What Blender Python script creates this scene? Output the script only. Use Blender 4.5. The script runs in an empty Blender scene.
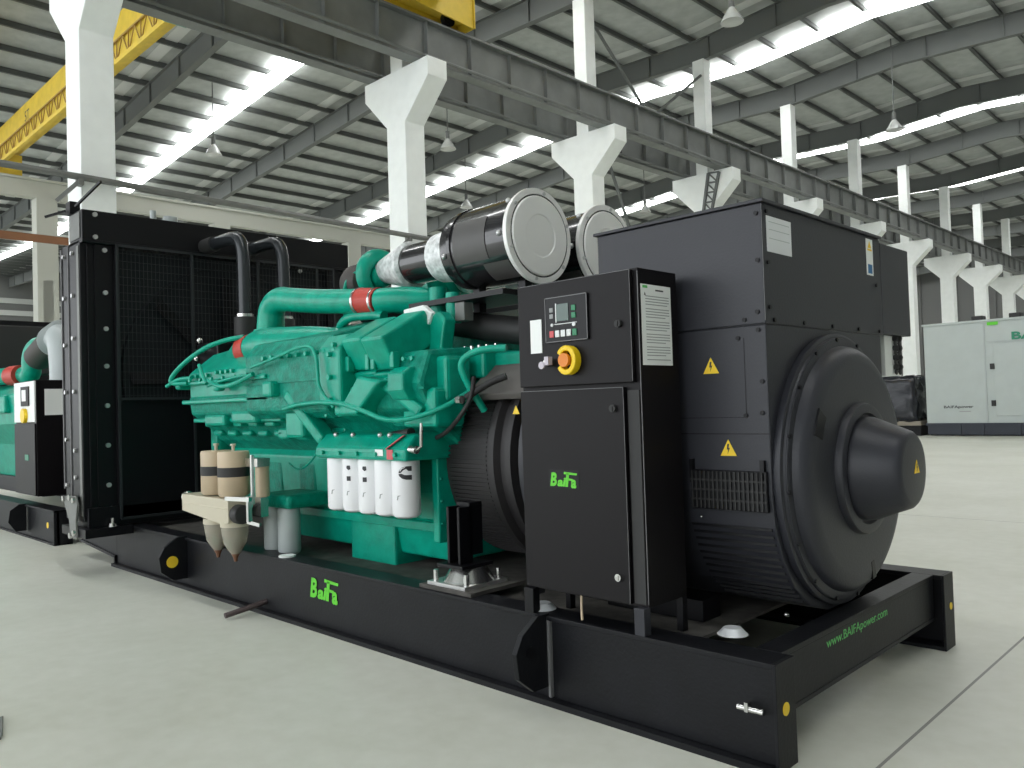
import bpy, bmesh, math, random
from mathutils import Vector, Matrix
random.seed(7)
S = bpy.context.scene
COL = S.collection
PI = math.pi

# ------------------------------------------------------------------ materials
def nt(m):
    m.use_nodes = True
    return m.node_tree, m.node_tree.nodes['Principled BSDF']
def mat(name, col, rough=.5, metal=0, bump=0, bscale=40, var=0, vscale=3, emit=None, estr=0, alpha=1, trans=0, spec=.5, coat=0):
    m = bpy.data.materials.new(name); t, b = nt(m)
    b.inputs['Base Color'].default_value = (*col, 1)
    b.inputs['Roughness'].default_value = rough
    b.inputs['Metallic'].default_value = metal
    b.inputs['Specular IOR Level'].default_value = spec
    b.inputs['Coat Weight'].default_value = coat
    b.inputs['Transmission Weight'].default_value = trans
    if emit: b.inputs['Emission Color'].default_value = (*emit, 1); b.inputs['Emission Strength'].default_value = estr
    tc = t.nodes.new('ShaderNodeTexCoord')
    if bump:
        n = t.nodes.new('ShaderNodeTexNoise'); n.inputs['Scale'].default_value = bscale; n.inputs['Detail'].default_value = 4
        t.links.new(tc.outputs['Object'], n.inputs['Vector'])
        bp = t.nodes.new('ShaderNodeBump'); bp.inputs['Strength'].default_value = bump; bp.inputs['Distance'].default_value = .01
        t.links.new(n.outputs['Fac'], bp.inputs['Height']); t.links.new(bp.outputs['Normal'], b.inputs['Normal'])
    if var:
        n = t.nodes.new('ShaderNodeTexNoise'); n.inputs['Scale'].default_value = vscale; n.inputs['Detail'].default_value = 6
        t.links.new(tc.outputs['Object'], n.inputs['Vector'])
        r = t.nodes.new('ShaderNodeValToRGB')
        r.color_ramp.elements[0].position = .3; r.color_ramp.elements[1].position = .7
        r.color_ramp.elements[0].color = (*[c*(1-var) for c in col], 1)
        r.color_ramp.elements[1].color = (*[min(1, c*(1+var)) for c in col], 1)
        t.links.new(n.outputs['Fac'], r.inputs['Fac']); t.links.new(r.outputs['Color'], b.inputs['Base Color'])
    return m
M = {}
M['black'] = mat('black_paint', (.004,.004,.0055), .38, spec=.28, bump=.05, bscale=120)
M['cab'] = mat('cabinet_powder_coat', (.005,.004,.005), .45, spec=.22, bump=.08, bscale=300)
M['skid'] = mat('skid_paint', (.007,.0075,.0095), .45, spec=.24, bump=.12, bscale=60, var=.25, vscale=5)
M['slate'] = mat('alternator_paint', (.026,.027,.034), .42, spec=.4, bump=.1, bscale=90)
M['edge'] = mat('pale_edge', (.16,.16,.165), .5)  # pale grey for strips, rails and the painted cabinet edge highlights
M['grey'] = mat('grey_steel', (.16,.165,.155), .5, 0, var=.15)
M['dust'] = mat('dusty_deck', (.075,.07,.063), .8, var=.35, vscale=12)
M['green'] = mat('engine_green', (.0,.33,.225), .35, bump=.2, bscale=30, var=.16, vscale=9, coat=.05, spec=.3)
M['drum'] = mat('housing_black', (.022,.02,.021), .55)
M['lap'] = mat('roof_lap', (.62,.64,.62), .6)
M['wallr'] = mat('cladding_dark', (.13,.135,.13), .7)
M['brown'] = mat('heat_stained_iron', (.05,.042,.038), .6)
M['greenD'] = mat('engine_green_casting', (.0,.24,.165), .45, spec=.25, bump=.8, bscale=45, var=.3, vscale=14)
M['white'] = mat('filter_white', (.88,.88,.90), .3)
M['fgrey'] = mat('coolant_filter_grey', (.42,.46,.46), .35)
M['beige'] = mat('fuel_filter_beige', (.52,.41,.28), .45, var=.08)
M['cream'] = mat('separator_cast_cream', (.55,.5,.38), .45)
M['bowl'] = mat('clear_bowl', (.62,.57,.47), .1, trans=.55)
M['fuel'] = mat('fuel_residue', (.17,.07,.035), .35)
M['chrome'] = mat('bright_steel', (.62,.62,.60), .25, 1)
M['steel'] = mat('zinc_bolt', (.6,.6,.6), .35, .8)
M['red'] = mat('red_silicone_hose', (.50,.045,.03), .5, bump=.3, bscale=60)
M['cap'] = mat('filter_cap_grey', (.88,.88,.86), .35, .15)
M['canister'] = mat('canister_black', (.016,.015,.017), .2, coat=.6)
M['wrap'] = mat('foil_wrap', (.72,.75,.75), .35, .15, bump=1, bscale=25, var=.35, vscale=25)
M['patch'] = mat('canister_label', (.075,.072,.07), .45)
M['pipe'] = mat('coolant_pipe_black', (.028,.032,.036), .25, .2)
M['hose'] = mat('rubber_hose', (.02,.02,.02), .6)
M['core'] = mat('radiator_core', (.007,.009,.011), .55, spec=.3)
M['mesh'] = mat('guard_wire', (.016,.019,.022), .45)
M['flash'] = mat('flywheel_guard_plate', (.085,.078,.072), .6, var=.15)
M['yellow'] = mat('stop_switch_yellow', (.9,.62,.01), .4)
M['orange'] = mat('stop_switch_orange', (.75,.22,.01), .4)
M['sticker'] = mat('warning_yellow', (.9,.62,.03), .5)
M['lime'] = mat('logo_lime', (.12,.62,.03), .5)
M['wgreen'] = mat('lettering_green', (.12,.52,.14), .5)
M['paper'] = mat('paper_label', (.86,.88,.86), .5)
M['plate'] = mat('aluminium_plate', (.78,.80,.82), .4, .2, var=.05)
M['ink'] = mat('ink', (.03,.03,.035), .5)
M['inkg'] = mat('pale_ink', (.33,.34,.34), .6)
M['blue'] = mat('label_blue', (.03,.16,.36), .5)
M['scr'] = mat('lcd', (.085,.13,.115), .2)
M['btnw'] = mat('button_white', (.75,.77,.77), .4)
M['btng'] = mat('button_green', (.02,.22,.10), .4)
M['btnr'] = mat('button_red', (.62,.09,.10), .4)
M['lilac'] = mat('key_plastic', (.55,.5,.56), .3)
M['encl'] = mat('enclosure_paint', (.46,.51,.50), .45, var=.03)
M['navy'] = mat('enclosure_base', (.022,.028,.042), .5)
M['cwhite'] = mat('column_paint', (.87,.90,.88), .7, var=.03)
M['beam'] = mat('girder_grey', (.155,.165,.158), .55, var=.15, vscale=1.5)
M['lbeam'] = mat('light_beam', (.42,.43,.38), .6)
M['roof'] = mat('roof_insulation', (.40,.425,.41), .6, 0, bump=.6, bscale=4, var=.12, vscale=2)
M['rafter'] = mat('rafter_grey', (.125,.135,.13), .6)
M['purlin'] = mat('purlin_grey', (.11,.118,.112), .55)
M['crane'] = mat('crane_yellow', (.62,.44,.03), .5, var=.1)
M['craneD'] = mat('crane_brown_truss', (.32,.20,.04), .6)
M['rail'] = mat('conductor_rail_orange', (.20,.085,.035), .6)
M['wallm'] = mat('cladding', (.42,.44,.42), .7)
M['teal'] = mat('motor_green', (.01,.22,.12), .4)
M['shade'] = mat('lamp_glass', (.6,.62,.6), .2, trans=.3)
M['plastic'] = mat('plastic_wrap', (.012,.014,.02), .22, bump=1, bscale=6)
M['pallet'] = mat('pallet_board', (.3,.27,.22), .8)
M['rust'] = mat('rusty_pipe', (.07,.05,.05), .6)
M['blade'] = mat('fan_black', (.005,.005,.006), .6, spec=.2)
m = mat('skylight_panel', (.8,.82,.82), .5, emit=(1,1,1), estr=8); M['sky'] = m

# floor
m = bpy.data.materials.new('floor_concrete'); t, b = nt(m); M['floor'] = m
tc = t.nodes.new('ShaderNodeTexCoord')
n1 = t.nodes.new('ShaderNodeTexNoise'); n1.inputs['Scale'].default_value = .5; n1.inputs['Detail'].default_value = 8; n1.inputs['Roughness'].default_value = .65
n2 = t.nodes.new('ShaderNodeTexNoise'); n2.inputs['Scale'].default_value = 9; n2.inputs['Detail'].default_value = 6
for n in (n1, n2): t.links.new(tc.outputs['Object'], n.inputs['Vector'])
mx = t.nodes.new('ShaderNodeMath'); mx.operation = 'MULTIPLY_ADD'; mx.inputs[1].default_value = .35
t.links.new(n2.outputs['Fac'], mx.inputs[0]); t.links.new(n1.outputs['Fac'], mx.inputs[2])
r = t.nodes.new('ShaderNodeValToRGB')
r.color_ramp.elements[0].position = .45; r.color_ramp.elements[0].color = (.54,.55,.47,1)
r.color_ramp.elements[1].position = .9; r.color_ramp.elements[1].color = (.68,.69,.625,1)
t.links.new(mx.outputs[0], r.inputs['Fac'])
sx = t.nodes.new('ShaderNodeSeparateXYZ'); t.links.new(tc.outputs['Object'], sx.inputs[0])
def line(axis, off, period, w):
    a = t.nodes.new('ShaderNodeMath'); a.operation = 'SUBTRACT'; t.links.new(sx.outputs[axis], a.inputs[0]); a.inputs[1].default_value = off
    p = t.nodes.new('ShaderNodeMath'); p.operation = 'PINGPONG'; t.links.new(a.outputs[0], p.inputs[0]); p.inputs[1].default_value = period/2
    l = t.nodes.new('ShaderNodeMath'); l.operation = 'LESS_THAN'; t.links.new(p.outputs[0], l.inputs[0]); l.inputs[1].default_value = w
    return l
l1 = line(0, .25, 12, .007); l2 = line(1, 7.2, 12, .007)
mxx = t.nodes.new('ShaderNodeMath'); mxx.operation = 'MAXIMUM'; t.links.new(l1.outputs[0], mxx.inputs[0]); t.links.new(l2.outputs[0], mxx.inputs[1])
mc = t.nodes.new('ShaderNodeMixRGB'); mc.inputs[2].default_value = (.22,.22,.2,1)
t.links.new(mxx.outputs[0], mc.inputs[0]); t.links.new(r.outputs['Color'], mc.inputs[1]); t.links.new(mc.outputs[0], b.inputs['Base Color'])
b.inputs['Roughness'].default_value = .42; b.inputs['Specular IOR Level'].default_value = .35
bp = t.nodes.new('ShaderNodeBump'); bp.inputs['Strength'].default_value = .12; t.links.new(n2.outputs['Fac'], bp.inputs['Height']); t.links.new(bp.outputs['Normal'], b.inputs['Normal'])

# ------------------------------------------------------------------ mesh builder
class MB:
    def __init__(s): s.v = []; s.f = []; s.sm = []
    def add(s, vs, fs, smooth=False):
        o = len(s.v); s.v += [Vector(v) for v in vs]
        for f in fs: s.f.append([o+i for i in f]); s.sm.append(smooth)
        return s
    def box(s, x0, x1, y0, y1, z0, z1, mtx=None):
        vs = [Vector((x,y,z)) for x in (x0,x1) for y in (y0,y1) for z in (z0,z1)]
        if mtx: vs = [mtx @ v for v in vs]
        return s.add(vs, [(0,1,3,2),(4,6,7,5),(0,4,5,1),(2,3,7,6),(0,2,6,4),(1,5,7,3)])
    def prism(s, pts, a0, a1, axis='x', cap=True, mtx=None, smooth=False):
        def P(a, p): return {'x':(a,p[0],p[1]), 'y':(p[0],a,p[1]), 'z':(p[0],p[1],a)}[axis]
        n = len(pts); vs = [Vector(P(a0,p)) for p in pts] + [Vector(P(a1,p)) for p in pts]
        if mtx: vs = [mtx @ v for v in vs]
        s.add(vs, [(i,(i+1)%n,n+(i+1)%n,n+i) for i in range(n)], smooth)
        if cap:
            o = len(s.v) - 2*n
            s.f.append([o+i for i in range(n)][::-1]); s.f.append([o+n+i for i in range(n)]); s.sm += [False, False]
        return s
    def lathe(s, prof, c, axis='x', n=48, mtx=None, smooth=True):
        # prof: list of (along, radius)
        vs = []; fs = []
        for a, r in prof:
            for k in range(n):
                t = 2*PI*k/n; p = (r*math.cos(t), r*math.sin(t))
                v = {'x':(a,p[0],p[1]), 'y':(p[0],a,p[1]), 'z':(p[0],p[1],a)}[axis]
                vs.append(Vector(v) + Vector(c))
        for i in range(len(prof)-1):
            for k in range(n):
                a = i*n+k; b_ = i*n+(k+1)%n
                fs.append((a, b_, b_+n, a+n))
        if mtx: vs = [mtx @ v for v in vs]
        s.add(vs, fs, smooth)
        o = len(s.v) - len(vs)
        if prof[0][1] > 1e-4: s.f.append([o+i for i in range(n)]); s.sm.append(False)
        if prof[-1][1] > 1e-4: s.f.append([o+(len(prof)-1)*n+i for i in range(n)]); s.sm.append(False)
        return s
    def cyl(s, c, r, a0, a1, axis='z', n=24, r2=None, bev=0):
        r2 = r if r2 is None else r2
        if bev:
            return s.lathe([(a0, r-bev),(a0+bev*.3, r-bev*.3),(a0+bev, r),(a1-bev, r2),(a1-bev*.3, r2-bev*.3),(a1, r2-bev)], c, axis, n)
        vs = []
        for a, rr in ((a0,r),(a1,r2)):
            for k in range(n):
                t = 2*PI*k/n; p = (rr*math.cos(t), rr*math.sin(t))
                vs.append(Vector({'x':(a,p[0],p[1]), 'y':(p[0],a,p[1]), 'z':(p[0],p[1],a)}[axis]) + Vector(c))
        s.add(vs, [(k,(k+1)%n,n+(k+1)%n,n+k) for k in range(n)], True)
        o = len(s.v)-2*n
        s.f.append([o+k for k in range(n)]); s.f.append([o+n+k for k in range(n)]); s.sm += [False, False]
        return s
    def tube(s, path, r, n=12, smooth_path=0, radii=None, cap=True):
        P = [Vector(p) for p in path]
        R = list(radii) if radii else [r]*len(P)
        for _ in range(smooth_path):
            Q = [P[0]]; RQ = [R[0]]
            for i in range(len(P)-1):
                Q += [P[i].lerp(P[i+1], .25), P[i].lerp(P[i+1], .75)]; RQ += [R[i]*.75+R[i+1]*.25, R[i]*.25+R[i+1]*.75]
            Q.append(P[-1]); RQ.append(R[-1]); P = Q; R = RQ
        up = None; vs = []
        for i, p in enumerate(P):
            d = (P[min(i+1,len(P)-1)] - P[max(i-1,0)]).normalized()
            if up is None: up = d.orthogonal().normalized()
            else: up = (up - d*up.dot(d)).normalized()
            w = d.cross(up)
            for k in range(n):
                t = 2*PI*k/n; vs.append(p + (up*math.cos(t) + w*math.sin(t))*R[i])
        fs = [(i*n+k, i*n+(k+1)%n, (i+1)*n+(k+1)%n, (i+1)*n+k) for i in range(len(P)-1) for k in range(n)]
        s.add(vs, fs, True)
        if cap:
            o = len(s.v)-len(vs); s.f.append([o+k for k in range(n)]); s.f.append([o+(len(P)-1)*n+k for k in range(n)]); s.sm += [False, False]
        return s
    def bar(s, a, b_, w, h=None):
        # square bar between two points
        a = Vector(a); b_ = Vector(b_); h = h or w; d = (b_-a).normalized()
        u = d.cross(Vector((0,0,1)))
        u = Vector((1,0,0)) if u.length < 1e-4 else u.normalized()
        v = d.cross(u); vs = []
        for p in (a, b_):
            for i, j in ((-1,-1),(1,-1),(1,1),(-1,1)): vs.append(p + u*w/2*i + v*h/2*j)
        return s.add(vs, [(0,1,2,3),(7,6,5,4),(0,4,5,1),(1,5,6,2),(2,6,7,3),(3,7,4,0)])
    def sphere(s, c, r, n=12, sq=(1,1,1)):
        prof = [(-r*math.cos(PI*i/8), max(r*math.sin(PI*i/8), 1e-5)) for i in range(9)]
        vs = []; o = len(s.v)
        s.lathe([(a*sq[2], q) for a, q in prof], c, 'z', n)
        return s
def build(name, mb, m, parent=None, bevel=0, label=None, seg=2):
    me = bpy.data.meshes.new(name)
    me.from_pydata([tuple(v) for v in mb.v], [], mb.f)
    me.polygons.foreach_set('use_smooth', mb.sm)
    bm = bmesh.new(); bm.from_mesh(me); bmesh.ops.recalc_face_normals(bm, faces=bm.faces); bm.to_mesh(me); bm.free()
    if any(mb.sm): me.set_sharp_from_angle(angle=math.radians(38))
    me.materials.append(M[m] if isinstance(m, str) else m)
    o = bpy.data.objects.new(name, me); COL.objects.link(o)
    if bevel:
        b = o.modifiers.new('bevel', 'BEVEL'); b.width = bevel; b.segments = seg; b.limit_method = 'ANGLE'; b.angle_limit = math.radians(40)
    if parent: hang(o, parent)
    if label: o['label'] = label
    return o
WM = {}
def hang(o, parent):
    o.parent = parent
    o.matrix_parent_inverse = WM.get(parent.name, Matrix.Identity(4)).inverted()
def thing(name, label, cat, loc=(0,0,0), group=None):
    o = bpy.data.objects.new(name, None); COL.objects.link(o); o.location = loc; o.empty_display_size = .2
    WM[o.name] = Matrix.Translation(loc)
    o['label'] = label; o['category'] = cat
    if group: o['group'] = group
    return o
def tag(o, label, cat, group=None):
    o['label'] = label; o['category'] = cat
    if group: o['group'] = group
    return o
def struct(o): o['kind'] = 'structure'; return o
def copy_tree(o, loc=None, parent=None):
    c = o.copy(); COL.objects.link(c)
    if parent: c.parent = parent
    if loc is not None: c.location = loc
    for ch in list(o.children): copy_tree(ch, None, c)
    return c
def rep(proto, pts, base, parent):
    # same small part at many places (shared mesh)
    for p in pts:
        c = proto.copy(); COL.objects.link(c); hang(c, parent)
        c.location = Vector(p) - Vector(base)
def text(name, s, size, m, origin, right, up, parent, ext=.001, bold=0, align='LEFT', width=None, height=None, shear=0):
    cu = bpy.data.curves.new(name, 'FONT'); cu.body = s; cu.size = size; cu.extrude = ext/2; cu.offset = bold; cu.align_x = align; cu.shear = shear
    cu.resolution_u = 3
    o = bpy.data.objects.new(name+'_tmp', cu); COL.objects.link(o)
    dg = bpy.context.evaluated_depsgraph_get(); me = bpy.data.meshes.new_from_object(o.evaluated_get(dg))
    bpy.data.objects.remove(o)
    xs = [v.co.x for v in me.vertices]; ys = [v.co.y for v in me.vertices]
    x0, x1, y0, y1 = min(xs), max(xs), min(ys), max(ys)
    right = Vector(right); up = Vector(up); nrm = right.cross(up)
    sx = width/(x1-x0) if width else 1; sy = height/(y1-y0) if height else (sx if width else 1)
    for v in me.vertices:
        c = v.co.copy(); v.co = Vector(origin) + right*((c.x-x0)*sx) + up*((c.y-y0)*sy) + nrm*(c.z + ext/2)
    me.materials.clear(); me.materials.append(M[m])
    q = bpy.data.objects.new(name, me); COL.objects.link(q)
    if parent: hang(q, parent)
    return q
NX = Vector((1,0,0)); PY = Vector((0,1,0)); UP = Vector((0,0,1))
def triangle_sign(c, right, up, parent, size=.06):
    # yellow warning triangle with a black bolt mark
    right = Vector(right); up = Vector(up); n = right.cross(up); c = Vector(c)
    def flat(pts, h0, h1):
        mb = MB(); k = len(pts)
        vs = [c + right*a*size + up*b_*size + n*h for h in (h0,h1) for a, b_ in pts]
        mb.add(vs, [(i,(i+1)%k,k+(i+1)%k,k+i) for i in range(k)] + [tuple(range(k)), tuple(range(k,2*k))]); return mb
    o = build('warning_sign', flat([(-.55,-.45),(.55,-.45),(0,.55)], 0, .002), 'sticker', parent, label='yellow triangular warning sign')
    bl = flat([(-.05,.28),(.07,.28),(.02,.05),(.11,.05),(-.05,-.33),(0,-.06),(-.1,-.06)], .002, .003)
    return o, bl

# ------------------------------------------------------------------ camera
cam = bpy.data.cameras.new('camera'); co = bpy.data.objects.new('camera', cam); COL.objects.link(co)
yaw, pitch, roll, F = -.7783, .0250, -.0315, 812.65
f = Vector((math.cos(pitch)*math.sin(yaw), math.cos(pitch)*math.cos(yaw), math.sin(pitch)))
r0 = Vector((math.cos(yaw), -math.sin(yaw), 0)); u0 = r0.cross(f)
r_ = r0*math.cos(roll) + u0*math.sin(roll); u_ = -r0*math.sin(roll) + u0*math.cos(roll)
mw = Matrix((( r_.x,u_.x,-f.x,1.5122),(r_.y,u_.y,-f.y,-2.9228),(r_.z,u_.z,-f.z,1.4531),(0,0,0,1)))
co.matrix_world = mw; cam.sensor_width = 36; cam.lens = 36*F/1024; cam.clip_end = 500
S.camera = co
S.view_settings.view_transform = 'Standard'; S.view_settings.look = 'None'; S.view_settings.gamma = 1; S.view_settings.use_curve_mapping = False
S.view_settings.exposure = 1.0

# ------------------------------------------------------------------ world (overcast day outside the open doors)
w = bpy.data.worlds.new('overcast'); S.world = w; w.use_nodes = True
w.node_tree.nodes['Background'].inputs[0].default_value = (.93,.97,1,1)
w.node_tree.nodes['Background'].inputs[1].default_value = 1.5

# ================================================================== THE HALL
struct(build('floor', MB().box(-90, 9, -22, 102, -.3, 0), 'floor'))
YS = [3.0, 11.32, 19.47, 27.3, 35.25, 43.35, 51.1, 59.1, 67.0, 75.0, 83.0]
YR = [-21.5, -13.3, -5.2] + YS + [91.0, 99.0]
RZ = [(-90,14.6), (-64,13.6), (-50,13.75), (-22,15.9), (-16.5,15.7), (-11,16.1), (9,15.1)]    # underside of the rafters
def rz(x):
    for (a, za), (b, zb) in zip(RZ, RZ[1:]):
        if a <= x <= b: return za + (zb-za)*(x-a)/(b-a)
SH = 1.2                                                     # roof sheet above the rafter underside
mb = MB()
prof = [(x, z+SH) for x, z in RZ] + [(x, z+SH+.12) for x, z in reversed(RZ)]
mb.prism(prof, -22, 102, 'y')
ceiling = struct(build('ceiling', mb, 'roof'))
for y in YR:
    mb = MB()
    for (a, za), (b, zb) in zip(RZ, RZ[1:]):
        mb.prism([(a,za),(b,zb),(b,zb+.03),(a,za+.03)], y-.14, y+.14, 'y')
        mb.prism([(a,za+.03),(b,zb+.03),(b,zb+.92),(a,za+.92)], y-.03, y+.03, 'y')
        mb.prism([(a,za+.92),(b,zb+.92),(b,zb+.95),(a,za+.95)], y-.14, y+.14, 'y')
    x = -88
    while x < 8:
        mb.box(x-.02, x+.02, y-.12, y+.12, rz(x)+.03, rz(x)+.92); x += 3.0
    build('rafter', mb, 'rafter', ceiling)
x = -89.0
while x < 8.6:
    z = rz(x) + .95
    mb = MB().box(x-.02, x+.02, -22, 102, z, z+.26).box(x-.02, x+.09, -22, 102, z, z+.03).box(x-.09, x+.02, -22, 102, z+.23, z+.26)
    build('purlin', mb, 'purlin', ceiling); x += 1.95
for y in (-1.1, 15.3, 31.3, 47.3, 63.1, 79.0, 95.0):
    mb = MB()
    for (a, za), (b, zb) in zip(RZ, RZ[1:]):
        mb.prism([(a,za+SH-.28),(b,zb+SH-.28),(b,zb+SH-.268),(a,za+SH-.268)], y-.38, y+.38, 'y')
    build('skylight', mb, 'sky', ceiling)
# slender bracing rods under the roof
for p, q in (((-16.3,19.8,15.0),(-16.3,23.2,12.3)),((-16.3,27.0,15.0),(-16.3,23.2,12.3)),((-16.3,20.1,10.9),(-16.3,23.0,5.0))):
    build('brace_rod', MB().tube([p, q], .06, 8), 'rafter', ceiling)
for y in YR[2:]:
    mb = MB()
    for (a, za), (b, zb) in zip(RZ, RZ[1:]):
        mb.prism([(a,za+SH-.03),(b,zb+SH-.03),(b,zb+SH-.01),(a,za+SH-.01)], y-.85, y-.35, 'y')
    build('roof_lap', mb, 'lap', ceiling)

# far walls
mb = MB().box(-90.2, -90, -22, 102, 0, 17)
wl = struct(build('wall_left', mb, 'wallr'))
z = 1.0
while z < 14: build('wall_band', MB().box(-90, -89.8, -22, 101.8, z, z+.5), 'wallm', wl); z += 1.2
mb = MB().box(-90.2, 9, 102, 102.2, 0, 18)
for x in range(-88, 9, 4): mb.box(x-.1, x+.1, 101.8, 102, 0, 16)
struct(build('wall_back', mb, 'wallr'))
mb = MB().box(9, 9.2, -22, 102, 0, 17)
struct(build('wall_right', mb, 'wallm'))  # hall wall out of view, run full length to hold back side light

# white concrete columns with two-armed corbels
def column_mesh():
    mb = MB()
    c = [(-.42,0),(.42,0),(.42,9.35),(1.45,10.35),(1.45,10.86),(-1.42,10.86),(-1.42,10.35),(-.42,9.35)]
    mb.prism(c, -.34, .34, 'y')
    mb.box(-.27, .27, -.27, .27, 10.86, 15.72)
    return mb
LBL = ['white concrete column rising behind the near end of the black radiator','white column with two-armed corbel behind the green engine pipe','white column with broad corbel behind the second air filter canister','white column whose corbel carries a small lattice ladder above the alternator box','white column just right of the tall label on top of the alternator box','greyer white column above the right half of the alternator box','white column standing right of the alternator terminal box','greyer column rising just right of the alternator terminal box','white column above the grey sound enclosure','greyer column near the right edge of the picture','last white column at the right edge of the picture']
c0 = None
for k, y in enumerate(YS):
    if c0 is None: c0 = build('concrete_column', column_mesh(), 'cwhite', None, .02); o = c0
    else: o = c0.copy(); COL.objects.link(o)
    o.location = (-16.43, y, 0)
    tag(o, LBL[k], 'column', 'concrete columns of the crane aisle'); o['kind'] = 'thing'
# crane girders on the corbels
def girder(x, label):
    mb = MB().box(x-.025, x+.025, -14, 102, 10.9, 12.0).box(x-.2, x+.2, -14, 102, 10.86, 10.9).box(x-.2, x+.2, -14, 102, 12.0, 12.04)
    o = build('crane_girder', mb, 'beam'); tag(o, label, 'girder', 'crane girders on the corbels')
    y = -13.0; k = 0; p = build('stiffener', MB().box(x-.17, x+.17, -13.01, -12.99, 10.9, 12.0), 'beam', o)
    pts = []
    while y < 90 and k < 60:
        y += 1.62; k += 1; pts.append((0, y+13, 0))
    rep(p, pts, (0,0,0), o)
    build('crane_rail', MB().box(x-.04, x+.04, -14, 102, 12.04, 12.16), 'edge', o)
    # conduit slung below the top flange
    build('conduit', MB().tube([(x+.24,-14,10.98),(x+.24,102,10.98)], .05, 8), 'beam', o)
girder(-15.5, 'near grey steel crane girder running on the corbel tips')
girder(-17.45, 'far grey steel crane girder behind the upper column stubs')

# light concrete beam and columns of the next aisle
o = build('longitudinal_beam', MB().box(-38.2, -37.8, -21, 101, 11.1, 11.85).box(-38.3, -37.7, -21, 101, 11.85, 11.95), 'lbeam')
tag(o, 'long pale beam of the far aisle crossing behind the columns', 'beam'); o['kind'] = 'thing'
c1 = None
FY = [8.15 - 8.03, 8.15, 16.2, 24.2, 32.3, 40.3, 48.3, 56.4, 64.4]
for k, y in enumerate(FY):
    if c1 is None: c1 = build('far_column', MB().box(-.35,.35,-.42,.42,0,11.1).box(-.55,.35,-.2,.2,0,7.5), 'lbeam'); o = c1
    else: o = c1.copy(); COL.objects.link(o)
    o.location = (-38, y, 0)
    tag(o, ['cream column of the far aisle, outermost at the left','cream column of the far aisle left of the radiator top'][k] if k < 2 else 'cream column of the far aisle seen through the gaps beyond the machine', 'column', 'columns of the far aisle'); o['kind'] = 'thing'
o = build('conductor_rail', MB().box(-36.1,-35.9,-22,102,8.98,9.12).box(-36.0,-35.9,-22,102,8.8,8.98), 'rail')
tag(o, 'thin orange conductor rail running under the pale far beam', 'rail')
# thin service pipe along the columns
o = build('service_pipe', MB().tube([(-15.85,-14,6.42),(-15.85,3,6.26),(-15.85,11.6,6.12),(-15.85,28,6.0)], .07, 8), 'grey')
tag(o, 'thin grey service pipe clamped across the front of the columns', 'pipe')
pb = build('pipe_bracket', MB().box(-16.0,-15.8,2.55,2.65,6.1,6.25).bar((-15.85,2.6,6.2),(-16.0,2.2,5.75),.07), 'grey')
hang(pb, o)
rep(pb, [(0,8.3,-.12),(0,16.4,-.2)], (0,0,0), o)
# lattice ladder on the fourth corbel
mb = MB()
A = [(-15.95,26.9,9.2),(-15.55,26.9,10.75)]; B_ = [(-16.35,26.9,9.2),(-16.05,26.9,10.8)]
a0, a1, b0, b1 = [Vector(p) for p in A+B_]
mb.bar(a0, a1, .1); mb.bar(b0, b1, .1)
for i in range(5):
    p = a0.lerp(a1, i/4); q = b0.lerp(b1, i/4); mb.bar(p, q, .06)
    if i < 4: mb.bar(p, b0.lerp(b1, (i+1)/4), .05)
tag(build('lattice_bracket', mb, 'rafter'), 'small dark lattice bracket fixed on a corbel above the alternator', 'bracket')

# yellow bridge crane in the left aisle
br = thing('bridge_crane', 'yellow bridge crane with truss walkway at upper left', 'crane', (-27, 6.8, 12.2))
build('box_girder', MB().box(-38.6, -17.3, 6.55, 7.2, 13.1, 14.04).box(-38.6,-17.3,6.4,7.3,13.02,13.1), 'crane', br)
build('walkway_plate', MB().box(-38.4, -17.6, 6.3, 6.44, 12.24, 12.3), 'crane', br)
build('girder_web', MB().box(-38.6, -17.3, 6.42, 6.46, 12.3, 13.02), 'crane', br)
mb = MB().bar((-38.4,6.36,13.0),(-17.6,6.36,13.0),.05)
n = 22; dx = 20.8/n
for i in range(n):
    x = -38.4 + i*dx
    mb.bar((x,6.36,12.3),(x,6.36,13.0),.035); mb.bar((x,6.36,12.3),(x+dx/2,6.36,13.0),.03); mb.bar((x+dx/2,6.36,13.0),(x+dx,6.36,12.3),.03)
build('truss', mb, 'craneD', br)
build('lower_beam', MB().box(-38.6,-17.3,6.26,6.38,12.2,12.34), 'crane', br)
build('end_truck', MB().box(-17.75,-17.15,5.0,8.6,12.2,12.9), 'crane', br)
build('end_truck', MB().box(-38.6,-38.0,6.2,7.3,12.0,12.9), 'crane', br)
text('lettering', '5T', .58, 'ink', (-34.6,6.54,13.3), (1,0,0), (0,0,1), br)
build('drive_motor', MB().lathe([(-.35,.12),(-.33,.22),(.25,.22),(.3,.14)], (-19.0,6.0,11.75), 'y', 16).box(-19.3,-18.7,5.9,6.4,11.9,12.25), 'teal', br, label='green drive motor')
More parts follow.
